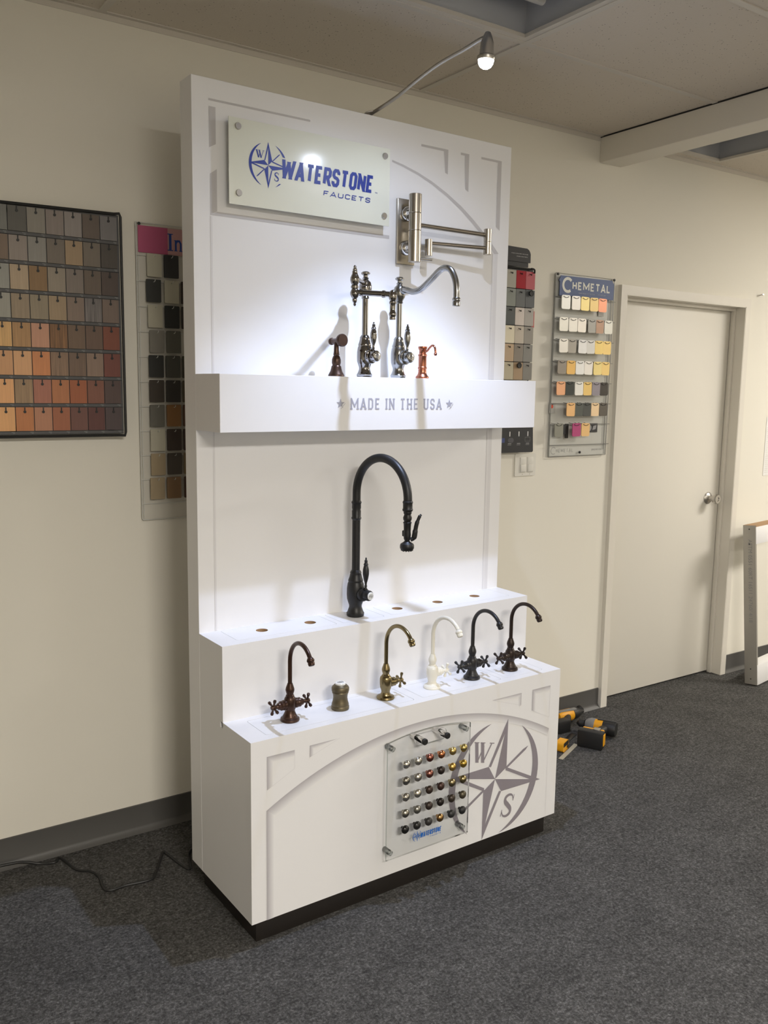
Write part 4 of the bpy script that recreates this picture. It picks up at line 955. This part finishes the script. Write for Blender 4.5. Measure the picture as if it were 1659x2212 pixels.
# metal sample rack between stand and door
t = thing('sample_rack', 'clear wall rack of small metal chips with blue header, left of the door', 'sample rack', (2.082, 0, 1.274))
def r4(x, y, z): return (x - 2.082, y, z - 1.274)
bm = B(); box(bm, -.186, .186, -.009, -.005, .002, .815); ob('back_sheet', bm, RACKC, t, 0)
bm = B(); tube(bm, [r4(1.894, -.014, 1.274), r4(1.893, -.014, 2.091), r4(2.272, -.014, 2.091), r4(2.266, -.014, 1.274), r4(1.894, -.014, 1.274)], .0022, 8)
for r in range(8): tube(bm, [r4(1.888, -.017, 1.988 - .0946 * r), r4(2.282, -.017, 1.988 - .0946 * r)], .0017, 6)
tube(bm, [r4(2.252, -.014, 2.091), r4(2.250, -.014, 1.30)], .0015, 6); ob('wire_frame', bm, WIREG, t)
bm = B(); plate(bm, [r4(1.912, 0, 1.991)[::2], r4(2.261, 0, 1.995)[::2], r4(2.262, 0, 2.066)[::2], r4(2.248, 0, 2.083)[::2], r4(1.918, 0, 2.081)[::2], r4(1.906, 0, 2.060)[::2], r4(1.912, 0, 2.055)[::2]], (), .002, lambda u, v, d: (u, -.0215 + d, v)); hdr = ob('header_card', bm, BLUEC, t, 0)
bm = B(); fC = lambda u, v: (u - 2.082, -.0222, v - 1.274)
stroke(bm, [(1.9605 + .0285 * cos(radians(a)), 2.042 + .0285 * sin(radians(a))) for a in range(42, 322, 14)], .0125, fC)
letters(bm, 'HEMETAL', 1.9895, 2.0245, .2475, .036, .2, fC, gap=.2); ob('header_lettering', bm, P('cream_print', (.78, .78, .72), .5), hdr, 0)
small_text('tagline', 'metal designs and laminates  |  chemetal.com', .0098, T(2.030 - 2.082, -.0222, 2.0095 - 1.274) @ FRONT, P('pale_blue_print', (.42, .45, .54), .5), hdr)
bm = B(); stroke(bm, [(1.926 + .0155 * cos(radians(a)), 1.3005 + .0155 * sin(radians(a))) for a in range(40, 325, 15)], .004, lambda u, v: (u - 2.082, -.0096, v - 1.274)); letters(bm, 'HEMETAL', 1.943, 1.292, .110, .017, .16, lambda u, v: (u - 2.082, -.0096, v - 1.274), gap=.3); ob('footer_lettering', bm, P('embossed_grey', (.40, .40, .38), .4), t, 0)
small_text('footer_phone', '(800) 807-7341', .0115, T(2.175 - 2.082, -.0098, 1.2965 - 1.274) @ FRONT, GREYI, t)
bm = B()
for x, z in ((1.903, 2.086), (2.268, 2.088), (2.090, 1.290)): lathe(bm, [(0, 0), (.006, 0), (.006, .004), (0, .006)], axis_m(r4(x, -.015, z), (0, -1, 0)), 12)
ob('clip', bm, WIRED, t)
for i, (x, z, nm) in enumerate(((2.192, 1.948, 'r'), (1.905, 1.502, 'l'))):
    bm = B(); box(bm, x - 2.082 - .018, x - 2.082 + .018, -.0135, -.0125, z - 1.274 - .030, z - 1.274 + .016); lathe(bm, [(0, 0), (.0085, 0), (.0085, .0005), (0, .0006)], axis_m(r4(x - .004, -.0137, z), (0, -1, 0)), 16, 1)
    tube(bm, [r4(x - .002, -.0139, z + .006), r4(x + .005, -.0139, z + .013)], .0012, 6, 2); ob('picture_card', bm, [RACKB, REDI, BLACKP], t, 0)
bm = B(); box(bm, r4(2.121, 0, 0)[0], r4(2.205, 0, 0)[0], -.0135, -.0120, 1.382 - 1.274, 1.424 - 1.274, 0, 0); lathe(bm, [(0, 0), (.016, 0), (.016, .0004), (0, .0005)], axis_m(r4(2.148, -.0137, 1.403), (0, -1, 0)), 18, 1); plate(bm, [r4(2.170, 0, 1.392)[::2], r4(2.192, 0, 1.396)[::2], r4(2.198, 0, 1.416)[::2], r4(2.176, 0, 1.412)[::2]], (), .0008, lambda u, v, d: (u, -.0143 + d, v), 1); ob('photo_card', bm, [BLACKS, GREYI], t, 0)
bm = B(); tube(bm, smooth([(-.019, .030, .002), (-.017, -.001, -.003), (-.009, -.004, -.008), (0, -.004, -.0095), (.009, -.004, -.008), (.017, -.001, -.003), (.019, .030, .002)], 3), .0011, 6); hook0 = ob('hook', bm, WIRED, t)
R4 = [
 [(1.9275, (246, 246, 240), 'bright silver'), (1.9905, (224, 219, 212), 'soft silver'), (2.049, (250, 226, 142), 'bright gold'), (2.1065, (214, 184, 112), 'dull gold'), (2.163, (252, 164, 120), 'copper pink')],
 [(1.920, (242, 239, 228), 'white'), (1.9775, (240, 236, 226), 'white'), (2.0345, (232, 226, 216), 'pale'), (2.0995, (150, 148, 142), 'grey'), (2.1495, (165, 130, 106), 'brown'), (2.2075, (204, 203, 194), 'light grey')],
 [(1.9235, (235, 231, 222), 'white'), (1.9775, (155, 150, 141), 'grey'), (2.0455, (218, 218, 218), 'bright silver'), (2.0965, (204, 203, 200), 'silver'), (2.151, (246, 214, 122), 'gold'), (2.2055, (242, 208, 122), 'gold')],
 [(1.9205, (140, 132, 122), 'taupe'), (1.977, (226, 180, 92), 'orange gold'), (2.0335, (250, 250, 248), 'bright white'), (2.090, (230, 226, 220), 'pale silver'), (2.1485, (250, 226, 142), 'light gold'), (2.203, (240, 206, 122), 'gold')],
 [(1.9185, (242, 176, 128), 'copper'), (1.974, (50, 55, 52), 'black-green'), (2.033, (236, 235, 230), 'white'), (2.089, (226, 191, 108), 'gold'), (2.146, (136, 130, 140), 'violet grey'), (2.1985, (55, 50, 45), 'black-brown')],
 [(1.9875, (236, 186, 122), 'light copper'), (2.0395, (80, 85, 80), 'green-grey'), (2.093, (70, 73, 71), 'dark grey'), (2.145, (236, 206, 162), 'pale tan'), (2.200, (86, 81, 73), 'brown-grey')],
 [(1.916, (132, 132, 122), 'pewter grey'), (2.029, (172, 58, 116), 'magenta'), (2.089, (226, 184, 120), 'gold')]]
ZR4 = [1.994, 1.8975, 1.8035, 1.7085, 1.6145, 1.5195, 1.427]
CM4 = chip_mesh(.0535, .0605, .003, .008, 'sample_chip_metal')
NTH = ['first', 'second', 'third', 'fourth', 'fifth', 'sixth']
first = True
for r, row in enumerate(R4):
    for c, (x, rgb, nm) in enumerate(row):
        y = -.0455
        put_chip(CM4, CHIPM, x, y, ZR4[r], rgb, 1.15, f'{nm} metal chip, {NTH[c]} from left, {ORD[r]} row of the blue headed rack', 'metal chips left of the door', 1, random.uniform(-.03, .03))
        h = hook0 if first else dup(hook0, t); first = False
        h.location = r4(x, -.0468, ZR4[r] - .0015)
for x, z, hgt, lab, mt in ((1.9585, 1.4195, .042, 'small dark card chip beside the pewter chip, bottom row of the blue headed rack', BLACKS), (1.986, 1.424, .066, 'narrow black turned chip left of the magenta chip, bottom row', BLACKP)):
    bm = B(); plate(bm, rrect(x - (.0175 if hgt < .05 else .010), x + (.0175 if hgt < .05 else .010), z - hgt, z, .002), (), .003, lambda u, v, d: (u, -.030 + d, v)); tag(ob('sample_chip', bm, mt), lab, 'sample chip', 'metal chips left of the door')

# light switch, nail, notice, screw hole
t = thing('light_switch', 'ivory wall plate with two rocker switches under the narrow black rack', 'light switch', (1.759, 0, 1.242))
bm = B(); plate(bm, rrect(-.0625, .0625, -.0495, .0495, .004), [], .006, lambda u, v, d: (u, -.006 + d, v)); ob('wall_plate', bm, PLASW, t)
for x in (-.0165, .0275):
    bm = B(); box(bm, x - .0175, x + .0175, -.0085, -.0058, -.0345, .0345, .001); box(bm, x - .0155, x + .0155, -.0125, -.007, -.031, .002, .0015); box(bm, x - .0155, x + .0155, -.0095, -.007, .002, .031, .001); ob('rocker', bm, PLASW, t)
    bm = B(); lathe(bm, [(0, .0055), (.0022, .0055), (.0022, .0066), (0, .007)], axis_m((x, 0, -.042), (0, -1, 0)), 10); ob('screw', bm, STEEL, t)
bm = B(); lathe(bm, [(0, 0), (.0028, 0), (.0028, .020), (.0065, .021), (.0068, .025), (0, .027)], axis_m((3.438, 0, 2.102), (-.15, -1, .12)), 12); tag(ob('wall_screw', bm, STEEL), 'small screw sticking out of the wall right above the door corner', 'screw')
t = thing('notice_sheet', 'white lined paper sheet on the wall at far right edge', 'paper', (3.70, 0, 1.115))
bm = B(); box(bm, -.112, .112, -.002, -.0006, 0, .33); ob('sheet', bm, PAPER, t, 0)
bm = B()
for k in range(26): box(bm, -.100, .100, -.0024, -.0019, .018 + .0115 * k, .0188 + .0115 * k)
ob('ruled_lines', bm, GREYI, t, 0)

# ------------------------------------------------------------------ leaning shelf frame at right edge
t = thing('leaning_frame', 'galvanised steel upright with white boxes leaning on the wall right of door', 'display frame', (3.288, -.2165, 0), 0, None, (radians(-4.8), 0, radians(9)))
bm = B(); box(bm, -.0015, .0015, -.034, .034, .005, .875, .0006); 
box(bm, .0, .012, -.034, -.031, .005, .875); box(bm, .0, .012, .031, .034, .005, .875); ob('steel_upright', bm, GALV, t, 30, 'galvanised steel upright')
for z in (.855, .775, .09, .035):
    bm = B(); lathe(bm, [(0, 0), (.0035, 0), (.0035, .0006), (0, .0008)], axis_m((-.0016, 0, z), (-1, 0, 0)), 12); ob('screw', bm, BLACKP, t)
small_text('stamped_text', 'ASTM 0551 60RT 16S11 24760/ 4/18', .030, T(-.0022, .006, .80) @ Matrix(((0, 0, -1, 0), (0, -1, 0, 0), (-1, 0, 0, 0), (0, 0, 0, 1))), GREYI, t)
bm = B(); box(bm, .002, .33, -.036, .034, .775, .868, .001); box(bm, .002, .33, -.036, .034, .868, .876, 0, 1); ob('top_box', bm, [LAM, MDF], t, 30, 'white top box with raw board edge')
bm = B(); box(bm, .002, .33, -.036, .034, .005, .115, .001); ob('bottom_box', bm, LAM, t, 30)

# ------------------------------------------------------------------ power cord on the carpet
cp = [(-1.05, .0, .03), (-.80, -.030, .004), (-.55, -.034, .026), (-.455, -.036, .026), (-.415, -.037, .017), (-.377, -.044, .004), (-.335, -.062, .004), (-.312, -.045, .004), (-.287, -.144, .004), (-.252, -.178, .004), (-.238, -.225, .004), (-.241, -.316, .004), (-.18, -.322, .004), (-.105, -.331, .004), (-.075, -.300, .004), (-.015, -.197, .004), (-.006, -.208, .004), (.006, -.28, .004), (.020, -.335, .004), (.032, -.325, .005), (.036, -.315, .05), (.045, -.395, .12)]
cp[0] = (-1.05, -.045, .004); cp[1] = (-.80, -.045, .004)
bm = B(); tube(bm, smooth(cp, 6), .0043, 8); tag(ob('power_cord', bm, BLACKP), 'black power cord lying on the carpet left of the stand', 'cord')

# ------------------------------------------------------------------ tools on the carpet
def tl(v, o): return tuple(a - b for a, b in zip(v, o))
# drill lying on its side, battery towards the viewer
t = thing('cordless_drill', 'yellow and black cordless drill with big battery lying on the carpet', 'drill', (2.035, -.278, 0), radians(-60))
MX = axis_m((-.055, .02, .040), (1, -.05, .0))
bm = B(); lathe(bm, [(0, 0), (.026, 0), (.031, .006), (.032, .030), (.033, .060), (.033, .100), (.030, .118), (0, .120)], MX, 24); ob('motor_housing', bm, YEL, t)
bm = B(); lathe(bm, [(.0335, .062), (.0345, .064), (.0345, .112), (.031, .1215), (0, .123)], MX, 24); ob('rear_cap', bm, BLACKP, t)
bm = B(); lathe(bm, [(0, -.020), (.020, -.020), (.026, -.012), (.032, .002), (.0335, .020), (.0332, .024)], MX, 24); ob('gear_collar', bm, TOOLG, t)
bm = B(); lathe(bm, [(0, -.062), (.006, -.062), (.012, -.056), (.0185, -.048), (.0195, -.024), (0, -.022)], MX, 20); ob('chuck', bm, BLACKP, t)
bm = B(); tube(bm, smooth([(.02, .0, .040), (.005, -.045, .040), (-.004, -.085, .040), (-.008, -.120, .040)], 5), [.021] * 6 + [.0185] * 5 + [.021] * 5, 14); ob('handle', bm, BLACKP, t)
bm = B(); box(bm, .0, .085, -.006, .006, .0725, .0765, .001, 0, T(-.02, .018, 0)); ob('name_strip', bm, BLACKS, t)
bm = B(); box(bm, -.050, .048, -.028, .0, -.032, .034, .006, 0, T(-.010, -.095, .040) @ Matrix.Rotation(-.05, 4, 'Z')); ob('foot', bm, YEL, t)
bm = B(); box(bm, -.058, .056, -.072, -.026, -.0395, .0395, .007, 0, T(-.010, -.095, .040) @ Matrix.Rotation(-.05, 4, 'Z')); bt = ob('battery', bm, BLACKP, t, 35, 'black slide-on battery pack')
bm = B(); box(bm, .052, .059, -.060, -.030, -.022, .030, .002, 0, T(-.010, -.095, .040) @ Matrix.Rotation(-.05, 4, 'Z')); ob('release_button', bm, YEL, bt)
bm = B(); box(bm, .004, .034, -.040, -.012, .034, .044, .003, 0, T(-.010, -.095, .040) @ Matrix.Rotation(-.05, 4, 'Z')); ob('belt_clip', bm, STEEL, t)
# impact driver behind
t = thing('impact_driver', 'yellow and black impact driver lying behind the drill, partly hidden by stand', 'driver', (2.01, -.095, 0), radians(-4))
MX = axis_m((.095, .02, .042), (-1, -.05, 0))
bm = B(); lathe(bm, [(0, 0), (.012, 0), (.018, .010), (.026, .030), (.027, .060), (.029, .064), (.030, .140), (.026, .152), (0, .154)], MX, 22); ob('motor_housing', bm, YEL, t)
bm = B(); lathe(bm, [(0, -.020), (.007, -.020), (.010, -.012), (.014, .002), (.020, .012), (.0275, .032), (.0285, .058), (.0285, .060)], MX, 22); ob('nose', bm, BLACKP, t)
bm = B(); box(bm, -.055, .055, .0, .020, .062, .0725, .003); ob('top_strip', bm, TOOLG, t)
bm = B(); tube(bm, smooth([(-.005, .0, .040), (-.030, -.024, .036), (-.060, -.045, .030)], 5), .019, 14); ob('handle', bm, BLACKP, t)
bm = B(); box(bm, -.125, -.050, -.078, -.036, .004, .062, .006); ob('battery', bm, BLACKP, t)
bm = B(); tube(bm, [(.112, .032, .045), (.150, .085, .030)], .013, 12); ob('bit_holder', bm, BLACKP, t)
# black flat bar, tape measure with blade pulled out
bm = B(); box(bm, -.095, .095, -.014, .014, 0, .004, .001); o = ob('flat_bar', bm, P('dark_steel', (.035, .035, .036), .4, .6)); tag(o, 'flat dark steel bar on the carpet beside the tape measure', 'bar'); o.location = (1.862, -.232, .0); o.rotation_euler = (0, 0, radians(24))
t = thing('tape_measure', 'yellow tape measure with its blade pulled out on the carpet by the stand', 'tape measure', (1.772, -.292, 0), radians(24))
bm = B(); plate(bm, rrect(-.034, .034, 0, .046, .014), (), .036, lambda u, v, d: (u, -.018 + d, v)); ob('case', bm, YEL, t)
bm = B(); box(bm, -.028, .028, -.0195, -.0175, .024, .042, .0008); lathe(bm, [(0, 0), (.008, 0), (.008, .001), (0, .0014)], axis_m((.02, -.0195, .016), (0, -1, 0)), 14); ob('side_grip', bm, BLACKP, t)
bm = B(); box(bm, -.10, .095, -.042, -.022, .001, .0022); ob('blade', bm, P('tape_blade', (.46, .43, .34), .4, .2), t, 0)
